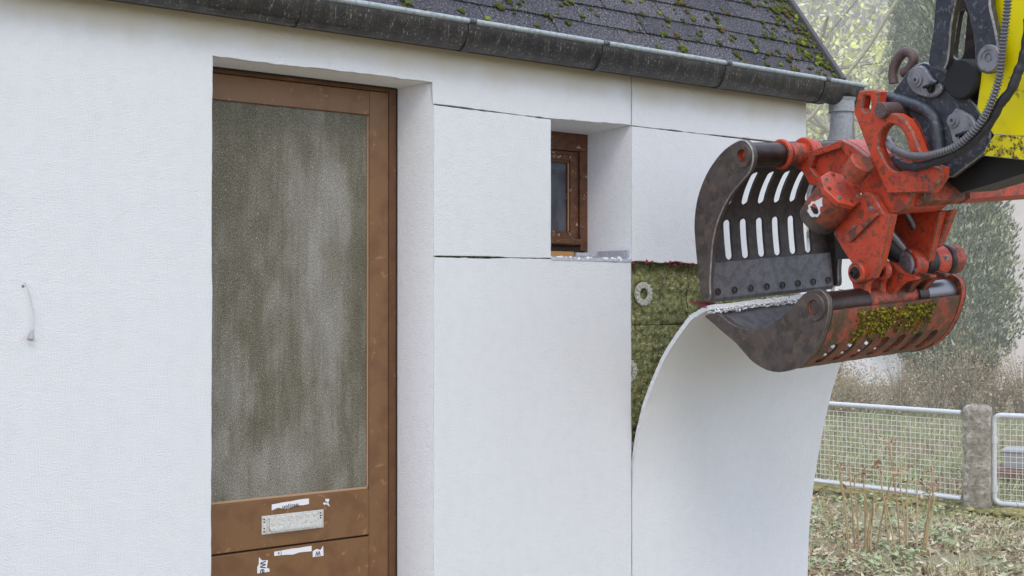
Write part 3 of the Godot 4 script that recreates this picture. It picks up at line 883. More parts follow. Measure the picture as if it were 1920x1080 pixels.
func multi(called: String, mesh: Mesh, xs: Array, cols: Array, parent: Node = self) -> MultiMeshInstance3D:
	var mm := MultiMesh.new()
	mm.transform_format = MultiMesh.TRANSFORM_3D
	mm.use_colors = true
	mm.mesh = mesh
	mm.instance_count = xs.size()
	for i in xs.size():
		mm.set_instance_transform(i, xs[i])
		mm.set_instance_color(i, cols[i])
	var o := MultiMeshInstance3D.new()
	o.name = numbered(called, parent)
	o.multimesh = mm
	parent.add_child(o, true)
	return o

func lin(r: int, g: int, b: int) -> Color:
	return rgb(r, g, b).srgb_to_linear()

func make_moss() -> void:
	rng.seed = 61
	var nn := Vector3(0, 0.29, 0.395).normalized()
	var ud := Vector3(0, 0.395, -0.29).normalized()
	var xs := []
	var cs := []
	var spots := []
	var fine := []
	for r in 8:                                     # along the joints and lower edges of the rows
		var v0 := -0.022 + r * 0.105
		for k in 20:
			var x := 0.03 + (0.0 if r % 2 == 0 else 0.155) + k * 0.315
			if x < 1.6 or x > 4.4: continue
			if rng.randf() < 0.75:
				for q in 1 + rng.randi() % 4:
					spots.append([x + rng.randf_range(-0.012, 0.012), v0 + rng.randf() * 0.1, rng.randf_range(0.006, 0.015)])
			for q in rng.randi() % 5:
				spots.append([x + rng.randf() * 0.315, v0 + 0.11 + rng.randf_range(-0.012, 0.01), rng.randf_range(0.005, 0.016)])
	for k in 260:
		spots.append([rng.randf_range(1.6, 4.4), rng.randf_range(-0.01, 0.6), rng.randf_range(0.003, 0.011)])
	for k in 480:                                    # a dense fringe along the verge
		var d := absf(rng.randfn(0.0, 0.11))
		var v := rng.randf_range(0.0, 0.85)
		if wob.get_noise_2d((4.4 - d) * 900.0, v * 900.0) > -0.05 - 0.3 * v:
			spots.append([4.402 - d, v, rng.randf_range(0.003, 0.012)])
	for s in spots:
		if s[0] > 4.40: continue
		var olive := rng.randf()
		var c := lin(92, 100, 34).lerp(lin(66, 72, 28), rng.randf()) if olive < 0.9 else lin(98, 82, 42)
		if rng.randf() < 0.1: c = lin(118, 132, 44)
		for q in 3 + rng.randi() % 5:
			var sz: float = s[2] * rng.randf_range(0.25, 0.65)
			var at := roof_at(s[0] + rng.randf_range(-1, 1) * s[2] * 0.9, s[1] + rng.randf_range(-1, 1) * s[2] * 0.7, 0.004)
			xs.append(Transform3D(Basis(Vector3(1, 0, 0), nn, -ud) * Basis(Vector3.UP, rng.randf() * TAU) * Basis.from_scale(Vector3(sz * rng.randf_range(0.8, 1.4), sz, sz)), at))
			cs.append(c * rng.randf_range(0.75, 1.2))
	tag(multi("moss", clump(5, 0.9).mesh(M.moss), xs, cs), "green and brown moss cushions growing along the shingle joints of the roof", "moss", "", "stuff")

# ---------- peeled sheet ----------
func sheet_point(u: float, v: float) -> Vector3:
	# v runs down from the torn edge; the right side is loosened further down
	var left := [Vector2(0.425, 1.566), Vector2(0.387, 1.561), Vector2(0.345, 1.545), Vector2(0.296, 1.515), Vector2(0.188, 1.400), Vector2(0.090, 1.239), Vector2(0.032, 1.087), Vector2(0.004, 0.914), Vector2(0.001, 0.7), Vector2(0.001, 0.4), Vector2(0.001, 0.0)]
	var right := [Vector2(0.50, 1.650), Vector2(0.465, 1.645), Vector2(0.425, 1.63), Vector2(0.375, 1.595), Vector2(0.262, 1.475), Vector2(0.170, 1.32), Vector2(0.098, 1.10), Vector2(0.040, 0.85), Vector2(0.012, 0.63), Vector2(0.002, 0.4), Vector2(0.001, 0.0)]
	var s := v * 10.0
	var i := mini(int(s), 9)
	var f := s - i
	var g := func(a: Array) -> Vector2:
		return (a[i] as Vector2).cubic_interpolate(a[i + 1], a[maxi(i - 1, 0)], a[mini(i + 2, 10)], f)
	var l: Vector2 = g.call(left)
	var r: Vector2 = g.call(right)
	var p := l.lerp(r, u)
	var edge := 0.0025 * wob.get_noise_2d(v * 3000.0, u * 40.0) * smoothstep(0.9, 0.6, v)
	return Vector3(lerpf(3.2885, 4.294, u) + edge, p.y + 0.004 * wob.get_noise_2d(u * 900.0, 7.0) * smoothstep(0.1, 0.0, v), p.x + 0.004 * wob.get_noise_2d(u * 60.0 + 9.0, v * 130.0) * smoothstep(0.9, 0.5, v))

func make_sheet() -> void:
	var sheet := base("render_sheet")
	tag(sheet, "curved white render sheet peeling off the wall, gripped by the orange grapple", "render sheet")
	var mb := MB.new()
	slab(mb, 60, 140, func(u: float, v: float) -> Vector3: return sheet_point(u, 1.0 - v), 0.017)
	build("sheet", mb, M.render, sheet)
	# torn upper edge: crumbs and shreds of the reinforcing mesh
	rng.seed = 71
	var cr := MB.new()
	var th := MB.new()
	for k in 900:
		var u := rng.randf_range(0.0, 1.0)
		var s := rng.randf_range(0.001, 0.0042) * (1.5 if rng.randf() < 0.1 else 1.0)
		var p := sheet_point(u, 0.0) + Vector3(0, rng.randf_range(-0.012, 0.004) + 0.012 * pow(rng.randf(), 4.0), rng.randf_range(-0.05, 0.014))
		box(cr, Vector3(-s, -s, -s * 0.7), Vector3(s, s, s * 0.7), s * 0.3, Transform3D(Basis.from_euler(Vector3(rng.randf(), rng.randf(), rng.randf()) * 3.0), p))
	for k in 90:
		var u := rng.randf_range(-0.01, 0.95)
		var p := sheet_point(maxf(u, 0.0), 0.0) + Vector3(0, rng.randf_range(-0.004, 0.012), rng.randf_range(-0.05, 0.0))
		var d := Vector3(rng.randf_range(-0.02, 0.02), rng.randf_range(0.0, 0.012), rng.randf_range(-0.03, 0.01))
		tube(th, PackedVector3Array([p, p + d * 0.5 + Vector3(0, 0.003, 0), p + d]), 0.0011, 4)
	for k in 14:                                     # the woven corner that sticks out on the left
		var a := Vector3(3.275 + k * 0.006, 1.572, 0.385)
		tube(th, PackedVector3Array([a, a + Vector3(0.01, 0.012, -0.04), a + Vector3(0.004, 0.018, -0.075)]), 0.0011, 4)
	for k in 7:
		var a := Vector3(3.272, 1.575 + k * 0.0028, 0.385 - k * 0.011)
		tube(th, PackedVector3Array([a, a + Vector3(0.05, 0.002, 0), a + Vector3(0.105, 0.0, 0.004)]), 0.0011, 4)
	tag(build("crumbs", cr, M.crumb, sheet), "", "", "", "stuff")
	tag(build("torn_mesh", th, M.red_mesh, sheet), "pink shreds of reinforcing mesh", "", "", "stuff")

func make_cable() -> void:
	var mb := MB.new()
	var cab := base("hanging_cable")
	tag(cab, "thin pale cable end hanging out of the white wall left of the door", "cable")
	tube(mb, smooth3(PackedVector3Array([Vector3(1.062, 1.648, -0.012), Vector3(1.064, 1.645, 0.004), Vector3(1.070, 1.625, 0.010), Vector3(1.078, 1.590, 0.010), Vector3(1.084, 1.555, 0.011), Vector3(1.081, 1.520, 0.010)]), 6), 0.0017, 7)
	build("cord", mb, mat(rgb(196, 190, 194), 0.6), cab)
	mb = MB.new()
	lathe(mb, Vector3(1.081, 1.519, 0.010), Vector3(-0.30, -1.0, 0.25), [0.0, 0.0, 0.0, 0.0025, 0.012, 0.004, 0.016, 0.0065, 0.026, 0.009, 0.029, 0.008, 0.029, 0.0], 14)
	build("lamp_socket", mb, mat(rgb(160, 154, 156), 0.5), cab)
	mb = MB.new()
	lathe(mb, Vector3(1.058, 1.636, -0.0005), Vector3(0, 0, 1), [0.0, 0.005, 0.0009, 0.004, 0.0009, 0.0], 9)
	build("drill_hole", mb, mat(rgb(118, 116, 122), 0.9), cab)

# ---------- machine ----------
const GX := Transform3D(Basis(Vector3(0, 0, 1), Vector3(0, 1, 0), Vector3(1, 0, 0)), Vector3.ZERO)  # (z, y) outlines pushed along x

func plate(mb: MB, pts: Array, x0: float, x1: float, bevel := 0.003, smooth := 0, holes: Array = []) -> void:
	mb.e = MB.new()
	var p := v2(pts)
	if smooth > 0: p = smooth2(p, true, smooth)
	prism(mb, p, x0, x1, bevel, GX, holes)

func at_x(x: float, zy: Array) -> Vector3:
	return Vector3(x, zy[1], zy[0])

func resampled(p: PackedVector2Array, k: int) -> PackedVector2Array:
	var l := [0.0]
	for i in range(1, p.size()): l.append(l[-1] + p[i].distance_to(p[i - 1]))
	var r := PackedVector2Array()
	var s := 0
	for i in k + 1:
		var want: float = l[-1] * i / k
		while s < p.size() - 2 and l[s + 1] < want: s += 1
		r.append(p[s].lerp(p[s + 1], clampf((want - l[s]) / (l[s + 1] - l[s]), 0, 1)))
	return r

# a curved shell with rows of slots: rows are [first, last] profile steps
func slotted(mb: MB, curve: Array, steps: int, x0: float, x1: float, rows: Array, pitch: float, first: float, half: float, thick: float) -> void:
	var p := resampled(smooth2(v2(curve), false, 6), steps)
	var L := func(_i: int) -> float: return x0
	var R := func(_i: int) -> float: return x1
	var at := 0
	for row in rows:
		if row[0] > at: strip(mb, p, at, row[0], L, R, thick)
		var w := func(i: int) -> float:
			var q: float = (i - row[0]) / float(row[1] - row[0])
			var e: float = minf(q, 1.0 - q) * float(row[1] - row[0])
			return half * sqrt(clampf(1.0 - pow(1.0 - minf(e / 2.6, 1.0), 2.0), 0.0, 1.0))
		var k := 0
		var last := L
		var start: float = row[2] if row.size() > 2 else first
		while start + k * pitch < x1 - half * 1.6:
			var cx := start + k * pitch
			strip(mb, p, row[0], row[1], last, func(i: int) -> float: return cx - w.call(i), thick)
			last = func(i: int) -> float: return cx + w.call(i)
			k += 1
		strip(mb, p, row[0], row[1], last, R, thick)
		at = row[1]
	if at < steps: strip(mb, p, at, steps, L, R, thick)

func bolt(mb: MB, at: Vector3, axis: Vector3, r: float) -> void:
	lathe(mb, at, axis, [0.0, r * 1.45, r * 0.25, r * 1.4, r * 0.25, r], 14)
	lathe(mb, at, axis, [r * 0.25, r, r * 1.0, r * 0.95, r * 1.05, r * 0.5, r * 0.5, r * 0.42, r * 0.5, 0.0], 6)

func sub(called: String, parent: Node3D) -> Node3D:
	var o := Node3D.new()
	o.name = numbered(called, parent)
	parent.add_child(o, true)
	return o

func make_grapple() -> void:
	var g := base("sorting_grapple", Vector3(3.2793, 1.5758, 0.4185), Basis(Vector3(0.9906, 0.0843, 0.1075), Vector3(-0.0838, 0.9964, -0.0091), Vector3(-0.1079, -0.0000, 0.9942)))
	tag(g, "orange and dark steel sorting grapple biting into the peeled render sheet", "grapple")
	var X := Vector3(1, 0, 0)
	var W := 0.645
	# ---- upper jaw
	var up := sub("upper_jaw", g)
	var pin: Array = [0.209, 0.507]
	var mb := MB.new()
	plate(mb, [0.215, 0.560, 0.152, 0.550, 0.086, 0.520, 0.013, 0.461, -0.041, 0.385, -0.067, 0.306, -0.071, 0.236, -0.068, 0.151, -0.063, 0.085, -0.052, 0.030, -0.009, 0.026, -0.003, 0.084, 0.010, 0.153, 0.026, 0.223, 0.054, 0.286, 0.096, 0.343, 0.142, 0.387, 0.193, 0.421, 0.236, 0.451, 0.258, 0.493, 0.251, 0.533], 0.0, 0.022, 0.004, 4, [circle(Vector2(pin[0], pin[1]), 0.021, 18)])
	lathe(mb, at_x(0.002, pin), X, [0.0, 0.021, -0.008, 0.022, -0.008, 0.040, 0.004, 0.043], 28)
	build("side_plate", mb, M.steel, up)
	mb = MB.new()
	plate(mb, [0.215, 0.560, 0.152, 0.550, 0.086, 0.520, 0.013, 0.461, -0.041, 0.385, -0.067, 0.306, -0.071, 0.236, -0.068, 0.151, -0.063, 0.085, -0.052, 0.030, -0.009, 0.026, -0.003, 0.084, 0.010, 0.153, 0.026, 0.223, 0.054, 0.286, 0.096, 0.343, 0.142, 0.387, 0.193, 0.421, 0.236, 0.451, 0.258, 0.493, 0.251, 0.533], W - 0.022, W, 0.004, 4)
	build("side_plate", mb, M.dark_steel, up)
	mb = MB.new()
	lathe(mb, at_x(0.014, pin), X, [0.0, 0.0, 0.0, 0.0208], 18)
	lathe(mb, at_x(0.014, pin), X, [0.0, 0.0205, -0.016, 0.0205], 18)
	build("pin_bore", mb, M.worn, up)
	mb = MB.new()
	slotted(mb, [0.174, 0.553, 0.095, 0.520, 0.018, 0.457, -0.036, 0.381, -0.058, 0.305, -0.062, 0.236, -0.059, 0.151, -0.057, 0.038], 92, 0.022, W - 0.022, [[8, 18], [25, 46], [53, 75]], 0.0775, 0.060, 0.0185, 0.012)
	build("slotted_plate", mb, M.dark_steel, up)
	mb = MB.new()
	lathe(mb, at_x(0.02, pin), X, [0.0, 0.041, 0.15, 0.041], 28)
	build("cross_tube", mb, M.tube_steel, up)
	mb = MB.new()
	lathe(mb, at_x(0.32, pin), X, [0.0, 0.041, 0.30, 0.041], 28)
	build("cross_tube", mb, M.tube_steel, up)
	for r in [[0.165, 0.052, 0.016], [0.195, 0.040, 0.05], [0.245, 0.036, 0.03], [0.272, 0.056, 0.02], [0.297, 0.048, 0.03]]:
		mb = MB.new()
		lathe(mb, at_x(r[0], pin), X, [0.0, 0.0, 0.0, r[1] - 0.004, 0.003, r[1], r[2] - 0.003, r[1], r[2], r[1] - 0.004, r[2], 0.0], 28)
		build("collar", mb, M.worn if r[2] > 0.04 else M.orange, up)
	mb = MB.new()
	prism(mb, PackedVector2Array([Vector2(-0.050, 0.152), Vector2(-0.030, 0.150), Vector2(-0.024, 0.026), Vector2(-0.036, 0.012), Vector2(-0.046, 0.026)]), 0.024, W - 0.024, 0.003, GX)
	build("wear_plate", mb, M.wear_steel, up)
	var lip := Vector3(0, 0.05, 1).normalized()
	for k in 8:
		mb = MB.new()
		lathe(mb, Vector3(0.052 + k * 0.077, 0.048, -0.0265), lip, [0.0, 0.0135, 0.005, 0.0130, 0.005, 0.0105, 0.0015, 0.0095, 0.0015, 0.006, 0.004, 0.0055, 0.004, 0.0], 16)
		build("bolt", mb, M.dark_steel, up)
	# ---- lower jaw
	var low := sub("lower_jaw", g)
	pin = [0.497, 0.001]
	mb = MB.new()
	plate(mb, [0.499, 0.058, 0.533, 0.050, 0.554, 0.025, 0.552, -0.017, 0.537, -0.056, 0.512, -0.102, 0.473, -0.148, 0.419, -0.185, 0.364, -0.206, 0.313, -0.215, 0.255, -0.210, 0.196, -0.188, 0.163, -0.166, 0.113, -0.125, 0.061, -0.095, 0.012, -0.066, -0.031, -0.041, -0.041, -0.035, -0.019, -0.026, 0.035, -0.028, 0.085, -0.055, 0.145, -0.074, 0.207, -0.077, 0.268, -0.067, 0.329, -0.042, 0.373, -0.013, 0.417, 0.016, 0.451, 0.042], 0.0, 0.022, 0.003, 2, [circle(Vector2(pin[0], pin[1]), 0.023, 18)])
	lathe(mb, at_x(0.002, pin), X, [0.0, 0.023, -0.008, 0.024, -0.008, 0.043, 0.004, 0.047], 28)
	build("side_plate", mb, M.steel, low)
	mb = MB.new()
	plate(mb, [0.499, 0.058, 0.533, 0.050, 0.554, 0.025, 0.552, -0.017, 0.537, -0.056, 0.512, -0.102, 0.473, -0.148, 0.419, -0.185, 0.364, -0.206, 0.313, -0.215, 0.255, -0.210, 0.196, -0.188, 0.163, -0.166, 0.113, -0.125, 0.061, -0.095, 0.012, -0.066, -0.031, -0.041, -0.041, -0.035, -0.019, -0.026, 0.035, -0.028, 0.085, -0.055, 0.145, -0.074, 0.207, -0.077, 0.268, -0.067, 0.329, -0.042, 0.373, -0.013, 0.417, 0.016, 0.451, 0.042], W - 0.022, W, 0.003, 2)
	build("side_plate", mb, M.worn, low)
	mb = MB.new()
	lathe(mb, at_x(0.006, pin), X, [0.0, 0.0, 0.0, 0.0228], 18)
	lathe(mb, at_x(0.006, pin), X, [0.0, 0.0225, -0.011, 0.0225], 18)
	build("pin_bore", mb, M.orange, low)
	mb = MB.new()
	slotted(mb, [0.549, -0.013, 0.544, -0.034, 0.534, -0.056, 0.509, -0.102, 0.471, -0.147, 0.416, -0.182, 0.363, -0.203, 0.314, -0.212, 0.257, -0.207, 0.201, -0.186, 0.168, -0.164, 0.118, -0.123, 0.065, -0.094, 0.012, -0.065, -0.028, -0.041], 120, 0.022, W - 0.022, [[21, 40], [48, 88, 0.064]], 0.079, 0.085, 0.019, -0.009)
	build("slotted_plate", mb, M.shell_red, low)
	mb = MB.new()
	lathe(mb, at_x(0.02, pin), X, [0.0, 0.044, 0.19, 0.044], 28)
	build("cross_tube", mb, M.tube_steel, low)
	mb = MB.new()
	lathe(mb, at_x(0.44, pin), X, [0.0, 0.042, 0.045, 0.042], 28)
	build("cross_tube", mb, M.tube_steel, low)
	mb = MB.new()
	lathe(mb, at_x(0.485, pin), X, [0.0, 0.042, 0.135, 0.042], 28)
	build("rod", mb, M.polished, low)
	mb = MB.new()
	lathe(mb, at_x(0.21, pin), X, [0.0, 0.036, 0.235, 0.036], 24)
	build("cross_tube", mb, M.worn, low)
	mb = MB.new()
	prism(mb, PackedVector2Array([Vector2(-0.030, -0.040), Vector2(0.16, -0.150), Vector2(0.165, -0.135), Vector2(0.03, -0.045), Vector2(-0.02, -0.022)]), 0.024, W - 0.024, 0.003, GX)
	build("wear_plate", mb, M.wear_steel, low)
	for e in [[[0.461, 0.092, 0.482, 0.123, 0.531, 0.125, 0.552, 0.101, 0.542, 0.076, 0.525, 0.050, 0.522, 0.010, 0.511, -0.025, 0.487, -0.039, 0.467, -0.007, 0.472, 0.033], 0.20, 0.03], [[0.461, 0.092, 0.482, 0.123, 0.531, 0.125, 0.552, 0.101, 0.542, 0.076, 0.525, 0.050, 0.522, 0.010, 0.511, -0.025, 0.487, -0.039, 0.467, -0.007, 0.472, 0.033], 0.275, 0.025], [[0.475, 0.108, 0.515, 0.123, 0.544, 0.113, 0.566, 0.091, 0.597, 0.077, 0.630, 0.070, 0.628, 0.061, 0.588, 0.056, 0.557, 0.041, 0.530, 0.013, 0.517, -0.022, 0.505, -0.042, 0.472, -0.034, 0.491, 0.013, 0.472, 0.061], 0.31, 0.03], [[0.475, 0.108, 0.515, 0.123, 0.544, 0.113, 0.566, 0.091, 0.597, 0.077, 0.630, 0.070, 0.628, 0.061, 0.588, 0.056, 0.557, 0.041, 0.530, 0.013, 0.517, -0.022, 0.505, -0.042, 0.472, -0.034, 0.491, 0.013, 0.472, 0.061], 0.385, 0.03], [[0.475, 0.108, 0.515, 0.123, 0.544, 0.113, 0.566, 0.091, 0.597, 0.077, 0.630, 0.070, 0.628, 0.061, 0.588, 0.056, 0.557, 0.041, 0.530, 0.013, 0.517, -0.022, 0.505, -0.042, 0.472, -0.034, 0.491, 0.013, 0.472, 0.061], 0.455, 0.028]]:
		mb = MB.new()
		plate(mb, e[0], e[1], e[1] + e[2], 0.004, 3)
		build("hinge_ear", mb, M.orange if e[1] < 0.35 else M.worn, low)
	# ---- body
	var body := sub("frame", g)
	for e in [[0.19, 0.03], [0.415, 0.03]]:
		mb = MB.new()
		plate(mb, [0.482, 0.318, 0.554, 0.353, 0.593, 0.336, 0.629, 0.281, 0.663, 0.275, 0.603, 0.119, 0.585, 0.102, 0.569, 0.077, 0.530, 0.063, 0.496, 0.069, 0.480, 0.093, 0.485, 0.122, 0.446, 0.169, 0.408, 0.228], e[0], e[0] + e[1], 0.004, 0)
		build("frame_plate", mb, M.orange, body)
	mb = MB.new()
	plate(mb, [0.467, 0.221, 0.610, 0.285, 0.615, 0.276, 0.495, 0.197, 0.477, 0.198], 0.178, 0.19, 0.002, 0)
	build("rib", mb, M.worn, body)
	mb = MB.new()
	plate(mb, [0.478, 0.441, 0.599, 0.471, 0.720, 0.365, 0.716, 0.321, 0.693, 0.290, 0.653, 0.275, 0.610, 0.280, 0.545, 0.311, 0.483, 0.384], 0.222, 0.414, 0.006, 2)
	build("turntable_block", mb, M.orange, body)
	mb = MB.new()
	plate(mb, [0.685, 0.277, 0.618, 0.161, 0.576, 0.149, 0.545, 0.203, 0.528, 0.271], 0.446, 0.475, 0.004, 0)
	build("frame_plate", mb, M.orange, body)
	mb = MB.new()
	plate(mb, [0.618, 0.416, 0.752, 0.430, 0.743, 0.309, 0.711, 0.294, 0.609, 0.297], 0.45, 0.86, 0.01, 0)
	build("side_arm", mb, M.orange, body)
	mb = MB.new()
	plate(mb, [0.248, 0.510, 0.398, 0.535, 0.445, 0.512, 0.524, 0.456, 0.453, 0.383, 0.329, 0.380, 0.243, 0.397, 0.204, 0.452, 0.218, 0.491], 0.285, 0.42, 0.005, 0, [])
	build("jaw_arm", mb, M.orange, body)
	mb = MB.new()
	plate(mb, [0.248, 0.510, 0.398, 0.535, 0.445, 0.512, 0.524, 0.456, 0.453, 0.383, 0.329, 0.380, 0.243, 0.397, 0.204, 0.452, 0.218, 0.491], 0.262, 0.2848, 0.003, 0, [v2([0.276, 0.492, 0.398, 0.508, 0.427, 0.465, 0.429, 0.426, 0.278, 0.424, 0.250, 0.454])])
	build("jaw_arm", mb, M.orange, body)
	for e in [[[0.512, 0.096], 0.172, 0.235, 0.036], [[0.543, 0.098], 0.25, 0.275, 0.033]]:
		mb = MB.new()
		var w: float = e[2] - e[1]
		lathe(mb, at_x(e[1], e[0]), X, [0.0, 0.0, 0.0, e[3] - 0.005, 0.005, e[3], w - 0.004, e[3], w, e[3] - 0.004, w, 0.0], 26)
		build("hinge_boss", mb, M.orange, body)
		mb = MB.new()
		bolt(mb, at_x(e[1] - 0.001, e[0]), -X, 0.014)
		build("bolt", mb, M.black, body)
	for b in [z5b(365, 262), z5b(460, 155)]:
		mb = MB.new()
		bolt(mb, Vector3(0.1895, b.y, b.x), -X, 0.0065)
		build("bolt", mb, M.cast, body)
	# knuckle with bands
	var ka: Array = [0.544, 0.111]
	var kb := at_x(0.36, ka)
	for r in [[0.0, 0.012, 0.040, "cast"], [0.012, 0.055, 0.052, "orange"], [0.067, 0.05, 0.055, "black"], [0.117, 0.065, 0.051, "orange"], [0.182, 0.02, 0.054, "black"], [0.202, 0.05, 0.050, "worn"]]:
		mb = MB.new()
		lathe(mb, kb + X * r[0], X, [0.0, 0.0, 0.0, r[2] - 0.004, 0.004, r[2], r[1] - 0.004, r[2], r[1], r[2] - 0.004, r[1], 0.0], 30)
		build("knuckle", mb, M[r[3]], body)
	for k in 4:
		mb = MB.new()
		bolt(mb, kb + X * 0.012 + Vector3(0, cos(TAU * k / 4 + 0.5), sin(TAU * k / 4 + 0.5)) * 0.0455, -X, 0.0045)
		build("bolt", mb, M.cast, body)
	mb = MB.new()
	bolt(mb, kb + X * 0.15 + Vector3(0, 0.2, 1).normalized() * 0.05, Vector3(0, 0.2, 1), 0.007)
	build("bolt", mb, M.cast, body)
	# cylinder rods inside the frame
	mb = MB.new()
	tube(mb, PackedVector3Array([Vector3(0.27, 0.31, 0.49), Vector3(0.40, 0.13, 0.54)]), 0.016, 14)
	tube(mb, PackedVector3Array([Vector3(0.37, 0.33, 0.53), Vector3(0.47, 0.14, 0.56)]), 0.012, 14)
	build("piston_rod", mb, M.polished, body)
	mb = MB.new()
	tube(mb, PackedVector3Array([Vector3(0.30, 0.22, 0.47), Vector3(0.42, 0.10, 0.53)]), 0.033, 16)
	box(mb, Vector3(0.225, 0.14, 0.37), Vector3(0.41, 0.29, 0.45), 0.01)
	build("cylinder", mb, M.black, body)
	# motor: octagonal barrel with a flange
	var mp := v3([0.150, 0.266, 0.367, 0.150, 0.279, 0.390, 0.150, 0.414, 0.552, 0.150, 0.425, 0.564, 0.170, 0.472, 0.600])
	var ax := (mp[2] - mp[0]).normalized()
	mb = MB.new()
	lathe(mb, mp[0], ax, [0.0, 0.0, 0.0, 0.045, 0.012, 0.062, 0.05, 0.066], 24)
	build("motor_cap", mb, M.steel, body)
	mb = MB.new()
	lathe(mb, mp[0], ax, [0.05, 0.066, 0.15, 0.068], 24)
	build("motor", mb, M.worn, body)
	mb = MB.new()
	lathe(mb, mp[0], ax, [0.145, 0.0, 0.145, 0.070, 0.150, 0.077, 0.166, 0.077, 0.170, 0.072, 0.170, 0.0], 8)
	build("motor_flange", mb, M.orange, body)
	mb = MB.new()
	lathe(mb, mp[2], ax, [-0.01, 0.040, 0.05, 0.040, 0.054, 0.036, 0.054, 0.0], 22)
	build("motor_neck", mb, M.worn, body)
	for k in 8:
		var s := ax.cross(X).normalized()
		mb = MB.new()
		bolt(mb, mp[0] + ax * 0.169 + (s * cos(TAU * k / 8) + X * sin(TAU * k / 8)) * 0.058, ax, 0.006)
		build("bolt", mb, M.cast if k % 2 else M.worn, body)
	# white emblem with a dark spot on the barrel
	var side := (-X * 0.9 + Vector3(0, 0.12, 0.42)).normalized()
	side = (side - ax * side.dot(ax)).normalized()
	var across := ax.cross(side)
	var em := MB.new()
	var bt := Transform3D(Basis(across, ax, side), mp[0] + ax * 0.085)
	var rim := circle(Vector2(-0.004, -0.004), 0.026, 18)
	for i in rim.size(): rim[i] *= 1.0 + 0.12 * sin(i * 2.7)
	wrap_on(em, bt, rim, 0.0685)
	wrap_on(em, bt, PackedVector2Array([Vector2(-0.020, 0.018), Vector2(0.004, 0.016), Vector2(0.014, 0.030), Vector2(0.006, 0.036), Vector2(-0.006, 0.052), Vector2(-0.012, 0.034)]), 0.0685)
	var emesh := em.mesh(M.sticker)
	em = MB.new()
	wrap_on(em, bt, circle(Vector2(0.006, -0.002), 0.010, 10), 0.0695)
	wrap_on(em, bt, PackedVector2Array([Vector2(-0.02, -0.01), Vector2(-0.004, -0.006), Vector2(-0.004, -0.001), Vector2(-0.02, -0.003)]), 0.0695)
	em.mesh(M.groove, emesh)
	put("emblem", emesh, body)
	# ---- hanger bracket with the oval opening
	var br := sub("hanger_bracket", g)
	for e in [[0.2, 0.24], [0.43, 0.465]]:
		mb = MB.new()
		plate(mb, [0.548, 0.676, 0.572, 0.677, 0.616, 0.671, 0.633, 0.660, 0.622, 0.615, 0.633, 0.589, 0.668, 0.591, 0.696, 0.585, 0.729, 0.563, 0.754, 0.525, 0.777, 0.466, 0.817, 0.419, 0.856, 0.403, 0.851, 0.373, 0.810, 0.332, 0.639, 0.340, 0.611, 0.392, 0.586, 0.449, 0.554, 0.525, 0.528, 0.590, 0.518, 0.614], e[0], e[1], 0.005, 0, [smooth2(v2([0.635, 0.543, 0.657, 0.555, 0.682, 0.553, 0.707, 0.537, 0.722, 0.511, 0.733, 0.479, 0.742, 0.448, 0.738, 0.426, 0.711, 0.410, 0.677, 0.408, 0.647, 0.430, 0.626, 0.463, 0.615, 0.491, 0.621, 0.522]), true, 3), v2([0.569, 0.657, 0.592, 0.653, 0.594, 0.631, 0.589, 0.607, 0.568, 0.605, 0.557, 0.620])])
		build("bracket_plate", mb, M.orange, br)
	mb = MB.new()
	var bp: Array = [0.650, 0.601]
	lathe(mb, at_x(0.18, bp), X, [0.0, 0.0, 0.0, 0.024, 0.004, 0.0255, 0.30, 0.0255], 22)
	build("cross_pin", mb, M.rust, br)
	mb = MB.new()
	plate(mb, [0.618, 0.416, 0.752, 0.430, 0.743, 0.309, 0.711, 0.294, 0.609, 0.297], 0.25, 0.44, 0.004, 0)
	build("rear_block", mb, M.worn, br)
	# moss and dirt caked on the back of the lower jaw
	rng.seed = 81
	var xs := []
	var cs := []
	var lc := resampled(smooth2(v2([0.549, -0.013, 0.544, -0.034, 0.534, -0.056, 0.509, -0.102, 0.471, -0.147, 0.416, -0.182, 0.363, -0.203, 0.314, -0.212, 0.257, -0.207, 0.201, -0.186, 0.168, -0.164, 0.118, -0.123, 0.065, -0.094, 0.012, -0.065, -0.028, -0.041]), false, 6), 60)
	for k in 1000:
		var fi := 1.0 + 10.0 * pow(rng.randf(), 1.3)
		var i := int(fi)
		var x := rng.randf_range(0.14, 0.50)
		if wob.get_noise_2d(x * 700.0, fi * 30.0) < -0.12 or fi > 8 + 7 * (0.45 - x) + 6.0 * wob.get_noise_2d(x * 900.0, 50.0): continue
		var p := lc[i].lerp(lc[i + 1], fi - i)
		var d := (lc[i + 1] - lc[i]).normalized()
		var nv := Vector3(0, d.x, -d.y)
		if nv.z < 0: nv = -nv
		var sz := rng.randf_range(0.002, 0.0065)
		xs.append(Transform3D(Basis.from_euler(Vector3(rng.randf() * 6, rng.randf() * 6, rng.randf() * 6)) * Basis.from_scale(Vector3.ONE * sz), Vector3(x, p.y, p.x) + nv * 0.002))
		cs.append(lin(160, 154, 28).lerp(lin(84, 72, 30), rng.randf()) * rng.randf_range(0.7, 1.1))
	tag(multi("moss_smear", clump(9, 0.8).mesh(M.moss), xs, cs, low), "yellow-green moss smeared over the back of the lower jaw", "", "", "stuff")

func wrap_on(mb: MB, t: Transform3D, p: PackedVector2Array, r: float) -> void:
	var idx := Geometry2D.triangulate_polygon(p)
	var f := func(q: Vector2) -> Vector3: return t * Vector3(r * sin(q.x / r), q.y, r * cos(q.x / r))
	for i in range(0, idx.size(), 3):
		var n := t.basis.z
		mb.tri(f.call(p[idx[i]]), f.call(p[idx[i + 1]]), f.call(p[idx[i + 2]]), n, n, n)

func z5b(x: float, y: float) -> Vector2:
	return Vector2(0.503, 0.241).lerp(Vector2(0.579, 0.298), 0.0 if x < 400.0 else 1.0) + Vector2(y, 0) * 0.0

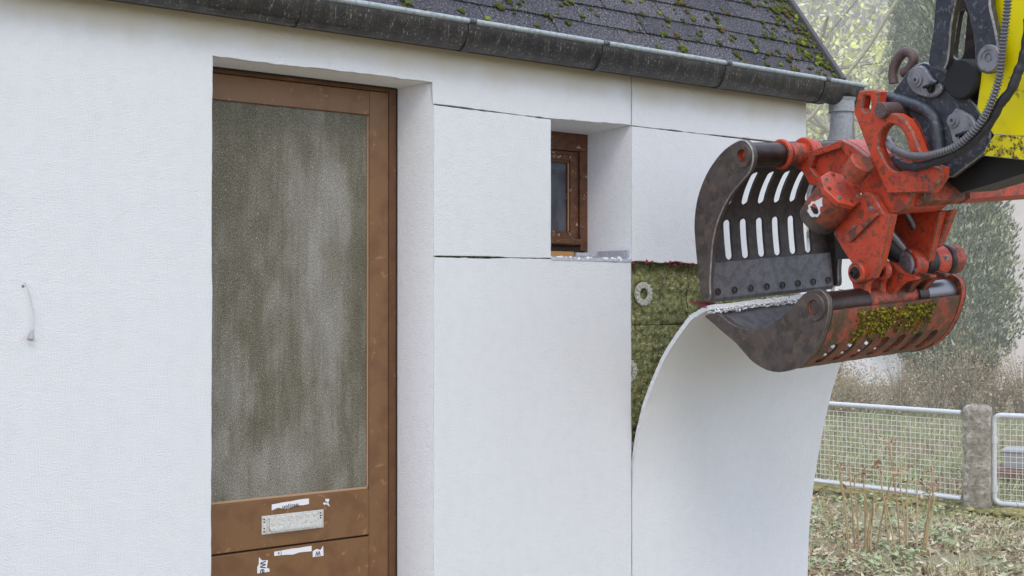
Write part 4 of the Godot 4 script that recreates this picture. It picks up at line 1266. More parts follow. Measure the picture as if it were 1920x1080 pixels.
func make_coupler() -> void:
	var q := base("quick_coupler", Vector3(3.2793, 1.5758, 0.4185), Basis(Vector3(0.9906, 0.0843, 0.1075), Vector3(-0.0838, 0.9964, -0.0091), Vector3(-0.1079, -0.0000, 0.9942)))
	tag(q, "dark grey quick coupler clamping the orange bracket below the yellow arm", "coupler")
	var X := Vector3(1, 0, 0)
	var mb := MB.new()
	for e in [[0.28, 0.302], [0.40, 0.425]]:
		mb = MB.new()
		plate(mb, [0.614, 0.664, 0.677, 0.717, 0.710, 0.734, 0.746, 0.738, 0.785, 0.723, 0.824, 0.698, 0.845, 0.666, 0.929, 0.579, 0.947, 0.542, 0.974, 0.498, 0.971, 0.464, 0.941, 0.432, 0.826, 0.374, 0.792, 0.378, 0.751, 0.459, 0.710, 0.551, 0.647, 0.619], e[0], e[1], 0.004, 0)
		build("side_plate", mb, M.coupler, q)
	mb = MB.new()
	var bar := smooth3(v3([0.270, 0.647, 0.601, 0.270, 0.626, 0.666, 0.270, 0.601, 0.732, 0.270, 0.575, 0.769, 0.270, 0.524, 0.790, 0.270, 0.445, 0.791]), 5)
	tube(mb, bar, 0.019, 10)
	build("clamp_rail", mb, M.coupler, q)
	for e in [[[0.694, 0.708, 0.714, 0.724, 0.743, 0.727, 0.765, 0.712, 0.786, 0.680, 0.819, 0.655, 0.816, 0.635, 0.781, 0.622, 0.741, 0.633, 0.711, 0.650, 0.690, 0.682], [0.732, 0.684], [0.784, 0.652]], [[0.838, 0.543, 0.865, 0.578, 0.900, 0.563, 0.927, 0.543, 0.933, 0.508, 0.881, 0.480, 0.852, 0.476, 0.844, 0.505], [0.860, 0.543], [0.894, 0.492]]]:
		mb = MB.new()
		plate(mb, e[0], 0.262, 0.279, 0.004, 2)
		build("latch_plate", mb, M.cast, q)
		mb = MB.new()
		lathe(mb, at_x(0.262, e[1]), -X, [0.0, 0.022, 0.006, 0.021, 0.006, 0.013, 0.012, 0.0125, 0.012, 0.006, 0.003, 0.005, 0.003, 0.0], 20)
		build("latch_pin", mb, M.cast, q)
		mb = MB.new()
		bolt(mb, at_x(0.261, e[2]), -X, 0.011)
		tube(mb, PackedVector3Array([at_x(0.25, e[2]) + Vector3(0, 0.005, -0.02), at_x(0.25, e[2]) + Vector3(0, 0.012, 0.035)]), 0.005, 8)
		build("bolt", mb, M.black, q)
	mb = MB.new()
	plate(mb, [0.750, 0.375, 0.890, 0.436, 1.110, 0.427, 1.107, 0.381, 1.007, 0.362, 0.922, 0.345, 0.807, 0.326], 0.34, 0.50, 0.0, 0)
	build("lower_housing", mb, M.black, q)
	mb = MB.new()
	tube(mb, smooth3(v3([0.330, 0.696, 0.579, 0.330, 0.732, 0.578, 0.330, 0.766, 0.597, 0.330, 0.785, 0.623, 0.330, 0.786, 0.646, 0.330, 0.770, 0.663, 0.330, 0.752, 0.662, 0.330, 0.731, 0.642, 0.330, 0.723, 0.617]), 5), 0.016, 12)
	build("lifting_eye", mb, M.rust, q)

func make_arm() -> void:
	var a := base("excavator_arm", Vector3(3.2793, 1.5758, 0.4185), Basis(Vector3(0.9906, 0.0843, 0.1075), Vector3(-0.0838, 0.9964, -0.0091), Vector3(-0.1079, -0.0000, 0.9942)))
	tag(a, "yellow excavator arm with grey tipping links reaching in at the top right", "excavator arm")
	var X := Vector3(1, 0, 0)
	var mb := MB.new()
	plate(mb, [0.994, 0.951, 1.269, 0.892, 1.237, 0.395, 1.096, 0.403, 0.946, 0.430, 0.959, 0.454, 0.994, 0.474, 0.934, 0.569, 0.958, 0.672, 0.985, 0.742], 0.27, 0.52, 0.006, 0)
	build("boom", mb, M.yellow, a)
	mb = MB.new()
	plate(mb, [1.001, 0.487, 1.246, 0.451, 1.243, 0.393, 1.102, 0.401, 0.955, 0.428, 0.968, 0.451], 0.262, 0.2695, 0.002, 0)
	build("grease_band", mb, M.yellow_dirty, a)
	for e in [[0.235, 0.262], [0.55, 0.577]]:
		mb = MB.new()
		plate(mb, [0.856, 0.961, 0.923, 0.947, 0.912, 0.884, 0.891, 0.818, 0.880, 0.750, 0.859, 0.697, 0.818, 0.708, 0.798, 0.727, 0.823, 0.816], e[0], e[1], 0.004, 2)
		build("push_link", mb, M.link, a)
	for e in [0.22, 0.54]:
		mb = MB.new()
		plate(mb, [0.945, 0.941, 1.038, 0.922, 1.044, 0.848, 1.058, 0.774, 1.063, 0.719, 1.058, 0.688, 1.043, 0.666, 1.018, 0.659, 0.995, 0.671, 0.982, 0.696, 0.981, 0.728, 0.978, 0.788, 0.964, 0.855], e, e + 0.03, 0.005, 2)
		build("tipping_link", mb, M.link, a)
	mb = MB.new()
	plate(mb, [0.803, 0.991, 0.895, 0.971, 0.898, 0.853, 0.913, 0.699, 0.908, 0.633, 0.843, 0.652, 0.776, 0.710, 0.799, 0.823], 0.34, 0.365, 0.003, 0, [smooth2(v2([0.845, 0.877, 0.857, 0.879, 0.866, 0.866, 0.862, 0.836, 0.848, 0.757, 0.835, 0.737, 0.819, 0.737, 0.809, 0.749, 0.812, 0.772, 0.835, 0.860]), true, 2)])
	build("web_plate", mb, M.dark_steel, a)
	mb = MB.new()
	lathe(mb, at_x(0.215, [1.033, 0.702]), X, [0.0, 0.0, 0.0, 0.006, 0.004, 0.008, 0.004, 0.014, 0.0, 0.015, 0.0, 0.024, -0.003, 0.025, -0.003, 0.037, 0.0, 0.039, 0.02, 0.039], 28)
	build("link_pin", mb, M.cast, a)
	mb = MB.new()
	lathe(mb, at_x(0.25, [0.900, 0.662]), X, [0.0, 0.0, 0.0, 0.055, 0.006, 0.06, 0.28, 0.06], 24)
	build("pivot_tube", mb, M.black, a)
	# ribbed conduit and smooth hose, both led into the bracket's opening
	mb = MB.new()
	var p := smooth3(v3([0.170, 0.939, 1.151, 0.170, 0.845, 1.142, 0.165, 0.781, 1.134, 0.165, 0.718, 1.120, 0.165, 0.653, 1.108, 0.165, 0.590, 1.083, 0.165, 0.529, 1.042, 0.160, 0.487, 0.996, 0.155, 0.458, 0.945, 0.150, 0.445, 0.886, 0.155, 0.442, 0.830, 0.170, 0.451, 0.763, 0.190, 0.467, 0.707, 0.220, 0.485, 0.653]), 60)
	var l := 0.0
	var rad := PackedFloat32Array()
	var q := PackedVector3Array()
	var total := 0.0
	for i in range(1, p.size()): total += p[i].distance_to(p[i - 1])
	var count := int(total / 0.0024)
	var at := 0
	for k in count + 1:
		var want := total * k / count
		while at < p.size() - 2 and l + p[at + 1].distance_to(p[at]) < want:
			l += p[at + 1].distance_to(p[at]); at += 1
		q.append(p[at].lerp(p[at + 1], clampf((want - l) / maxf(p[at + 1].distance_to(p[at]), 1e-6), 0, 1)))
		rad.append(0.0120 if k % 4 < 2 else 0.0076)
	tube(mb, q, rad, 12)
	tag(build("ribbed_conduit", mb, M.conduit, a), "grey corrugated cable conduit")
	mb = MB.new()
	tube(mb, smooth3(v3([0.210, 0.476, 0.673, 0.225, 0.490, 0.645, 0.245, 0.503, 0.619, 0.275, 0.510, 0.597]), 5), 0.0145, 14)
	build("conduit_elbow", mb, M.cast, a)
	mb = MB.new()
	var hp := smooth3(v3([0.200, 0.786, 1.184, 0.200, 0.731, 1.173, 0.200, 0.681, 1.159, 0.195, 0.646, 1.143, 0.190, 0.599, 1.120, 0.190, 0.564, 1.081, 0.190, 0.519, 1.046, 0.185, 0.479, 1.001, 0.180, 0.446, 0.944, 0.175, 0.436, 0.913, 0.175, 0.423, 0.854, 0.180, 0.416, 0.801, 0.190, 0.417, 0.743, 0.215, 0.431, 0.682, 0.250, 0.447, 0.635]), 8)
	var hr := PackedFloat32Array()
	for k in hp.size(): hr.append(0.0135 + 0.0012 * sin(k * 0.9) + (0.0018 if k % 13 < 2 else 0.0))
	tube(mb, hp, hr, 14)
	tag(build("hydraulic_hose", mb, M.rubber, a), "smooth black hydraulic hose")

# ---------- garden ----------
func leaves(mb: MB, at: Vector3, spread: Vector3, count: int, size: float, cols: Array, stretch := 1.0) -> void:
	for k in count:
		var d := Vector3(rng.randfn(), rng.randfn(), rng.randfn())
		var p := at + d * spread * 0.5
		var a := Vector3(rng.randf_range(-1, 1), rng.randf_range(-1, 1), rng.randf_range(-1, 1)).normalized()
		var b := a.cross(Vector3(rng.randf_range(-1, 1), rng.randf_range(-1, 1), rng.randf_range(-1, 1))).normalized()
		var s := size * rng.randf_range(0.6, 1.3)
		mb.col = (cols[rng.randi() % cols.size()] as Color) * rng.randf_range(0.75, 1.2)
		mb.flat(p - a * s, p + b * s * 0.45, p + a * s * stretch)
		mb.flat(p - a * s, p + a * s * stretch, p - b * s * 0.45)

func branch(wood: MB, at: Vector3, dir: Vector3, length: float, r: float, depth: int, tips: Array, droop: float) -> void:
	var p := PackedVector3Array([at])
	var rad := [r]
	var d := dir
	var k := 5
	for i in k:
		d = (d + Vector3(rng.randf_range(-1, 1), rng.randf_range(-0.6, 0.8) + droop, rng.randf_range(-1, 1)) * 0.16).normalized()
		p.append(p[i] + d * length / k)
		rad.append(lerpf(r, r * 0.45, float(i + 1) / k))
	tube(wood, p, rad, 7 if depth > 1 else 4, false)
	if depth == 0:
		tips.append(p[k]); tips.append(p[3])
		return
	for i in 3 + rng.randi() % 3:
		var f := rng.randf_range(0.3, 1.0)
		var q := p[mini(int(f * k), k)]
		var side := d.cross(Vector3(rng.randf_range(-1, 1), rng.randf_range(-1, 1), rng.randf_range(-1, 1))).normalized()
		branch(wood, q, (d * rng.randf_range(0.3, 0.9) + side).normalized(), length * rng.randf_range(0.45, 0.7), r * 0.45 * rng.randf_range(0.7, 1.1), depth - 1, tips, droop)

func tree(called: String, at: Vector3, h: float, r: float, sd: int, per_tip: int, leaf: float, cols: Array, label: String, category: String, group := "", lean := Vector3.ZERO, depth := 3) -> Node3D:
	rng.seed = sd
	var t := base(called, at)
	tag(t, label, category, group)
	var wood := MB.new()
	var tips := []
	branch(wood, Vector3(0, -0.1, 0), (Vector3.UP + lean).normalized(), h * 0.62, r, depth, tips, 0.12)
	build("trunk", wood, M.bark, t)
	if per_tip > 0:
		var mb := MB.new()
		for q in tips:
			if rng.randf() < 0.85:
				leaves(mb, q, Vector3.ONE * h * 0.07, per_tip, leaf, cols)
		build("crown", mb, M.leaf, t, true)
	return t

func make_garden() -> void:
	# the lie of the land
	var mb := MB.new()
	mb.quad(Vector3(-150, 0, 60), Vector3(200, 0, 60), Vector3(200, 0, -200), Vector3(-150, 0, -200), Vector3.UP)
	tag(build("ground", mb, M.ground, self), "", "", "", "structure")
	# mesh fence on a mossy kerb
	var A := Vector3(8.582, 0, -2.06)
	var B := Vector3(8.19, 0, -6.4)
	var fence := base("wire_fence", A)
	tag(fence, "low fence panel of pale wire mesh between white tube rails", "fence")
	var D := (B - A)
	var L := D.length()
	var dn := D / L
	mb = MB.new()
	tube(mb, PackedVector3Array([Vector3(0, 0.748, 0), D + Vector3(0, 0.748, 0)]), 0.0185, 12)
	build("rail", mb, M.galv, fence)
	mb = MB.new()
	tube(mb, PackedVector3Array([Vector3(0, 0.100, 0), D + Vector3(0, 0.100, 0)]), 0.0185, 12)
	build("rail", mb, M.galv, fence)
	mb = MB.new()
	var k := 0.012
	while k < L:
		tube(mb, PackedVector3Array([dn * k + Vector3(0, 0.10, 0), dn * k + Vector3(0, 0.69 if k < 9.0 else 0.73, 0)]), 0.0021, 4, false)
		k += 0.041
	for j in 15:
		tube(mb, PackedVector3Array([Vector3(0, 0.122 + j * 0.0405, 0.003), D + Vector3(0, 0.122 + j * 0.0405, 0.003)]), 0.0021, 4, false)
	k = 0.02
	tag(build("wire_mesh", mb, M.wire, fence), "", "", "", "stuff")
	mb = MB.new()
	var side := Vector3(0, 1, 0).cross(dn)
	var kn := FastNoiseLite.new()
	kn.seed = 14; kn.frequency = 1.0
	slab(mb, 14, 110, func(u: float, v: float) -> Vector3:
		var e := (u - 0.5) * 2.0
		var hh := 0.062 * sqrt(maxf(0.0, 1.0 - pow(absf(e), 4.0)))
		var p := dn * (v * (L + 1.2) - 1.2) + side * e * 0.14
		p.y = -0.01 + hh + 0.010 * kn.get_noise_2d(v * 90.0, e * 6.0) * (1.0 - absf(e) * 0.5)
		return p, 0.0)
	build("kerb", mb, M.kerb, fence)
	# concrete post
	var post := base("concrete_post", Vector3(8.665, 0, -1.975), Basis(Vector3.UP, 0.45))
	tag(post, "weathered lichen-covered concrete post between the mesh fence and gate", "post")
	mb = MB.new()
	slab(mb, 32, 40, func(u: float, v: float) -> Vector3:
		var a := -TAU * u
		var d := Vector2(cos(a), sin(a))
		var sq := 0.098 / pow(pow(absf(d.x), 7.0) + pow(absf(d.y), 7.0), 1.0 / 7.0)
		var r := sq + 0.006 * kn.get_noise_3d(d.x * 4.0, v * 22.0, d.y * 4.0)
		var y := v * 0.83
		if v > 0.93:
			r *= sqrt(maxf(0.0, 1.0 - pow((v - 0.93) / 0.07, 2.0)))
			y = 0.772 + (v - 0.93) / 0.07 * 0.05 + 0.012 * kn.get_noise_2d(d.x * 5.0, d.y * 5.0)
		return Vector3(d.x * r, y, d.y * r), 0.0)
	build("shaft", mb, M.concrete, post)
	# gate of tube and mesh
	var G := Vector3(8.716, 0, -1.872)
	var gd := Vector3(0.62, 0, 1.45).normalized()
	var gate := base("garden_gate", G)
	tag(gate, "white tubular garden gate with rounded corners and wire mesh right of the post", "gate")
	mb = MB.new()
	var gl := 1.05
	var c := 0.055
	var loop := PackedVector3Array()
	for q in [[gl - c, 0.735, 0], [c, 0.735, 1], [0.0, 0.735 - c, 2], [0.0, 0.075 + c, 1], [c, 0.075, 2], [gl - c, 0.075, 0], [gl, 0.075 + c, 2], [gl, 0.735 - c, 0]]:
		loop.append(gd * q[0] + Vector3(0, q[1], 0))
	var full := PackedVector3Array()
	full.append(gd * (gl - c) + Vector3(0, 0.735, 0))
	for corner in [[c, 0.735 - c, 90.0], [c, 0.075 + c, 180.0], [gl - c, 0.075 + c, 270.0], [gl - c, 0.735 - c, 0.0]]:
		for s in 7:
			var an := deg_to_rad(corner[2] + s * 15.0)
			full.append(gd * (corner[0] + c * cos(an)) + Vector3(0, corner[1] + c * sin(an), 0))
	tube(mb, full, 0.021, 12)
	build("tube_frame", mb, M.galv, gate)
	mb = MB.new()
	k = 0.035
	while k < gl - 0.02:
		tube(mb, PackedVector3Array([gd * k + Vector3(0, 0.08, 0), gd * k + Vector3(0, 0.73, 0)]), 0.0021, 4, false)
		k += 0.041
	for j in 16:
		tube(mb, PackedVector3Array([Vector3(0, 0.105 + j * 0.0405, 0.003), gd * gl + Vector3(0, 0.105 + j * 0.0405, 0.003)]), 0.0021, 4, false)
	tag(build("wire_mesh", mb, M.wire, gate), "", "", "", "stuff")
	for y in [0.55, 0.185]:
		mb = MB.new()
		tube(mb, PackedVector3Array([Vector3(-0.03, y, -0.085), Vector3(-0.02, y, -0.045), Vector3(0.0, y, 0.0)]), 0.013, 10)
		lathe(mb, Vector3(0, y - 0.025, 0), Vector3.UP, [0.0, 0.022, 0.0, 0.028, 0.05, 0.028, 0.05, 0.022], 14)
		build("hinge", mb, M.galv, gate)
	# buildings behind
	var bw := base("white_building", Vector3(20.0, 0, -11.2), Basis(Vector3.UP, -0.45))
	tag(bw, "small white outbuilding half hidden behind the grapple and shrubs", "building")
	mb = MB.new()
	box(mb, Vector3(-3.0, 0, -3.0), Vector3(0.42, 2.75, 0.0))
	build("wall", mb, M.white_wall, bw)
	mb = MB.new()
	prism(mb, PackedVector2Array([Vector2(-3.3, 2.7), Vector2(0.3, 2.76), Vector2(0.3, 2.84), Vector2(-3.3, 2.80)]), -3.2, 0.55, 0.01, Transform3D(Basis(Vector3(0, 0, 1), Vector3(0, 1, 0), Vector3(1, 0, 0)), Vector3.ZERO))
	build("roof", mb, M.verge, bw)
	mb = MB.new()
	box(mb, Vector3(0.425, 0, -2.9), Vector3(0.72, 2.4, -0.12))
	build("side_wall", mb, M.beige, bw)
	var bb := base("beige_building", Vector3(20.7, 0, -9.2), Basis(Vector3.UP, -0.62))
	tag(bb, "large plain beige rendered building wall at the far right", "building")
	mb = MB.new()
	box(mb, Vector3(0.0, 0, -6.0), Vector3(9.0, 4.4, 0.0))
	build("wall", mb, M.beige, bb)
	mb = MB.new()
	prism(mb, PackedVector2Array([Vector2(-6.4, 4.4), Vector2(0.4, 4.4), Vector2(-3.0, 7.0)]), -0.3, 9.3, 0.0, Transform3D(Basis(Vector3(0, 0, 1), Vector3(0, 1, 0), Vector3(1, 0, 0)), Vector3.ZERO))
	build("roof", mb, M.verge, bb)
	make_plants(A, dn, side)

func make_plants(A: Vector3, dn: Vector3, side: Vector3) -> void:
	# tall grey-green conifer behind the fence
	rng.seed = 101
	var con := base("conifer", Vector3(15.88, 0, -6.96))
	tag(con, "tall grey-green columnar conifer behind the fence and the grapple", "conifer")
	var mb := MB.new()
	tube(mb, PackedVector3Array([Vector3(0.05, 0, 0), Vector3(0.08, 0.7, 0.05), Vector3(0, 2.5, 0), Vector3(0, 6.5, 0)]), [0.11, 0.09, 0.07, 0.02], 9)
	tube(mb, PackedVector3Array([Vector3(0.05, 0.1, 0), Vector3(0.40, 0.6, 0.3), Vector3(0.52, 1.0, 0.35)]), [0.07, 0.055, 0.03], 8)
	build("trunk", mb, M.bark, con)
	mb = MB.new()
	var lump := FastNoiseLite.new()
	lump.seed = 7; lump.frequency = 1.0; lump.fractal_octaves = 3
	for k in 42000:
		var y := 0.35 + 6.6 * rng.randf()
		var a := rng.randf() * TAU
		var f := (y - 0.35) / 6.6
		var R := 0.98 * pow(1.0 - f, 0.55) * (0.55 + 0.45 * smoothstep(0.0, 0.16, f)) * (1.0 + 0.35 * lump.get_noise_3d(cos(a) * 1.6, y * 1.5, sin(a) * 1.6) + 0.22 * lump.get_noise_3d(cos(a) * 5.0, y * 5.0, sin(a) * 5.0))
		var r := R * sqrt(rng.randf_range(0.35, 1.0))
		var p := Vector3(cos(a) * r, y, sin(a) * r)
		var out := (Vector3(cos(a), 0, sin(a)) * rng.randf_range(0.1, 0.8) + Vector3(rng.randf_range(-0.5, 0.5), rng.randf_range(0.3, 1.2), rng.randf_range(-0.5, 0.5))).normalized()
		var w := out.cross(Vector3(rng.randf_range(-1, 1), rng.randf_range(-1, 1), rng.randf_range(-1, 1))).normalized()
		var s := rng.randf_range(0.045, 0.10)
		mb.col = lin(140, 146, 112).lerp(lin(92, 100, 76), rng.randf()) if rng.randf() < 0.78 else lin(190, 188, 158)  # needle tones paled, part of the haze painted in
		mb.flat(p - w * s * 0.22, p + out * s, p + w * s * 0.22)
	build("crown", mb, M.leaf, con, true)
	# dry reddish shrubs at its foot
	var brown := [lin(190, 158, 128), lin(168, 138, 108), lin(204, 178, 148), lin(156, 152, 112)]
	var spots := [[14.75, -7.0, 0.65, 0.5], [15.25, -6.35, 0.75, 0.5], [15.9, -5.9, 0.7, 0.42], [16.9, -9.6, 0.32, 0.4], [15.75, -8.85, 0.85, 0.16]]
	spots.append_array([[14.3, -7.25, 0.5, 0.45], [13.9, -7.5, 0.45, 0.5], [15.0, -6.65, 0.7, 0.5], [15.7, -6.2, 0.6, 0.5], [14.5, -7.9, 0.42, 0.5]])
	var says := ["dry brown shrub at the left foot of the conifer", "dry reddish shrub right in front of the conifer trunk", "small dry shrub between the conifer and the beige wall", "dry brown shrub in front of the white outbuilding", "taller dry shrub beside the hanging render sheet edge", "low dry shrub before the white outbuilding, left of the conifer shrubs", "low dry shrub next to the right edge of the render sheet", "dry reddish shrub left of the conifer trunk", "dry shrub just above the concrete post", "low brown shrub farther back under the lower jaw"]
	for i in spots.size():
		rng.seed = 120 + i
		var s: Array = spots[i]
		var sh := base("dry_shrub", Vector3(s[0], 0, s[1]))
		tag(sh, says[i], "shrub", "dry shrubs behind the fence")
		var wood := MB.new()
		var fol := MB.new()
		for k in 46:
			var a := rng.randf() * TAU
			var e := Vector3(cos(a) * s[3] * rng.randf(), s[2] * rng.randf_range(0.6, 1.35), sin(a) * s[3] * rng.randf())
			tube(wood, PackedVector3Array([Vector3(e.x * 0.2, 0, e.z * 0.2), e * 0.5 + Vector3(0, 0.08, 0), e]), [0.008, 0.006, 0.002], 4, false)
			leaves(fol, e * rng.randf_range(0.25, 0.95), Vector3(0.34, 0.34, 0.34), 44, 0.017, brown)
		build("stems", wood, M.bark, sh)
		build("foliage", fol, M.leaf, sh, true)
	# spring trees behind the roof
	var spring := [lin(240, 238, 150), lin(228, 228, 128), lin(246, 242, 176), lin(212, 216, 134)]  # leaf colours lightened to carry painted haze
	var T := [
		[Vector3(21.0, 0, -13.1), 10.0, 0.16, 201, 18, 0.062, "spring tree with yellow-green leaves just right of the roof verge"],
		[Vector3(23.84, 0, -16.0), 11.0, 0.20, 202, 18, 0.062, "spring tree with pale trunk rising behind the roof edge"],
		[Vector3(22.44, 0, -13.27), 10.0, 0.15, 203, 18, 0.062, "spring tree with fresh leaves left of the lifting eye"],
		[Vector3(31.2, 0, -20.4), 14.0, 0.22, 204, 10, 0.12, "taller spring tree farther back in the haze"],
		[Vector3(28.4, 0, -20.1), 14.0, 0.22, 205, 10, 0.12, "hazy spring tree at the back behind the roof"],
		[Vector3(33.9, 0, -20.9), 14.0, 0.2, 206, 10, 0.12, "hazy spring tree behind the dark evergreen"],
	]
	for t in T:
		tree("spring_tree", t[0], t[1], t[2], t[3], t[4], t[5], spring, t[6], "tree", "spring trees behind the house")
	var bare := [[Vector3(15.25, 0, -8.72), Vector3(-0.20, 0, -0.24), 222, "thin bare trunk bending left, crossing another behind the downpipe"], [Vector3(14.85, 0, -8.72), Vector3(0.28, 0, 0.22), 223, "thin bare trunk bending right, crossing another behind the downpipe"]]
	for b in bare:
		rng.seed = b[2]
		var bt := base("bare_sapling", b[0])
		tag(bt, b[3], "tree", "crossing bare trunks")
		var bm := MB.new()
		var d: Vector3 = b[1]
		tube(bm, smooth3(PackedVector3Array([Vector3.ZERO, Vector3(0.02, 1.0, 0.02), Vector3(0, 3.55, 0) - d * 1.2, Vector3(0, 4.3, 0) + d * 0.3, Vector3(0, 5.2, 0) + d * 2.4, Vector3(0.05, 5.8, 0.03) + d * 3.3, Vector3(0, 6.4, 0) + d * 4.6]), 4), 0.03, 7)
		build("trunk", bm, M.bark, bt)
	# dark evergreen high up beside the coupler
	rng.seed = 231
	var ev := base("evergreen", Vector3(20.62, 0, -10.89))
	tag(ev, "slim dark evergreen rising behind the lifting eye and links", "conifer")
	mb = MB.new()
	tube(mb, PackedVector3Array([Vector3.ZERO, Vector3(0, 8.0, 0)]), [0.14, 0.03], 8)
	build("trunk", mb, M.bark, ev)
	mb = MB.new()
	for k in 30000:
		var y := 0.6 + 8.4 * rng.randf()
		var a := rng.randf() * TAU
		var f := (y - 0.6) / 8.4
		var R := 0.85 * pow(1.0 - f, 0.5) * (1.0 + 0.45 * lump.get_noise_3d(cos(a) * 1.6 + 9.0, y * 1.3, sin(a) * 1.6))
		var r := R * sqrt(rng.randf())
		var p := Vector3(cos(a) * r, y, sin(a) * r)
		var out := (Vector3(cos(a), 0, sin(a)) * 0.5 + Vector3(rng.randf_range(-0.5, 0.5), rng.randf_range(-0.6, 0.9), rng.randf_range(-0.5, 0.5))).normalized()
		var w := out.cross(Vector3(rng.randf_range(-1, 1), rng.randf_range(-1, 1), rng.randf_range(-1, 1))).normalized()
		var s := rng.randf_range(0.05, 0.12)
		mb.col = lin(152, 156, 122).lerp(lin(116, 120, 94), rng.randf())
		mb.flat(p - w * s * 0.22, p + out * s, p + w * s * 0.22)
	build("crown", mb, M.leaf, ev, true)
	# wooded slope far behind
	rng.seed = 241
	mb = MB.new()
	var hn := FastNoiseLite.new()
	hn.seed = 3; hn.frequency = 0.05
	var hd := Vector3(0.793, 0, -0.609)
	var hs := Vector3(0.609, 0, 0.793)
	var hill_at := func(far: float, across: float) -> Vector3:
		var v := clampf((far - 48.0) / 55.0, 0.0, 1.0)
		return Vector3(0, 1.6, 3.5) * Vector3(1, 0, 1) + hd * far + hs * across + Vector3(0, -0.2 + 36.0 * pow(v, 0.85) + 2.0 * hn.get_noise_2d(far, across) * v, 0)
	slab(mb, 60, 14, func(u: float, v: float) -> Vector3: return hill_at.call(lerpf(48.0, 103.0, v), lerpf(-70.0, 70.0, u)), 0.0)
	tag(build("hill", mb, M.ground, self), "", "", "", "structure")
	var wood := MB.new()
	var fol := MB.new()
	for k in 420:
		var far := rng.randf_range(44.0, 96.0)
		var p: Vector3 = hill_at.call(far, rng.randf_range(-0.2, 0.14) * far)
		var h := rng.randf_range(6.0, 11.0)
		tube(wood, PackedVector3Array([p, p + Vector3(rng.randf_range(-0.4, 0.4), h * 0.5, 0), p + Vector3(rng.randf_range(-0.8, 0.8), h, 0)]), [0.16, 0.11, 0.03], 5, false)
		leaves(fol, p + Vector3(0, h * 0.65, 0), Vector3(3.0, h * 0.55, 3.0), 70, 0.17, [lin(232, 224, 192), lin(222, 212, 178), lin(236, 232, 180)])  # distance haze put into these pale leaf colours
	tag(build("far_trunks", wood, M.bark, self), "bare trunks of the wooded slope far behind the house", "wood", "", "stuff")
	tag(build("far_foliage", fol, M.leaf, self, true), "hazy early spring foliage of the wooded slope far behind", "foliage", "", "stuff")
	make_ground_cover(A, dn, side)

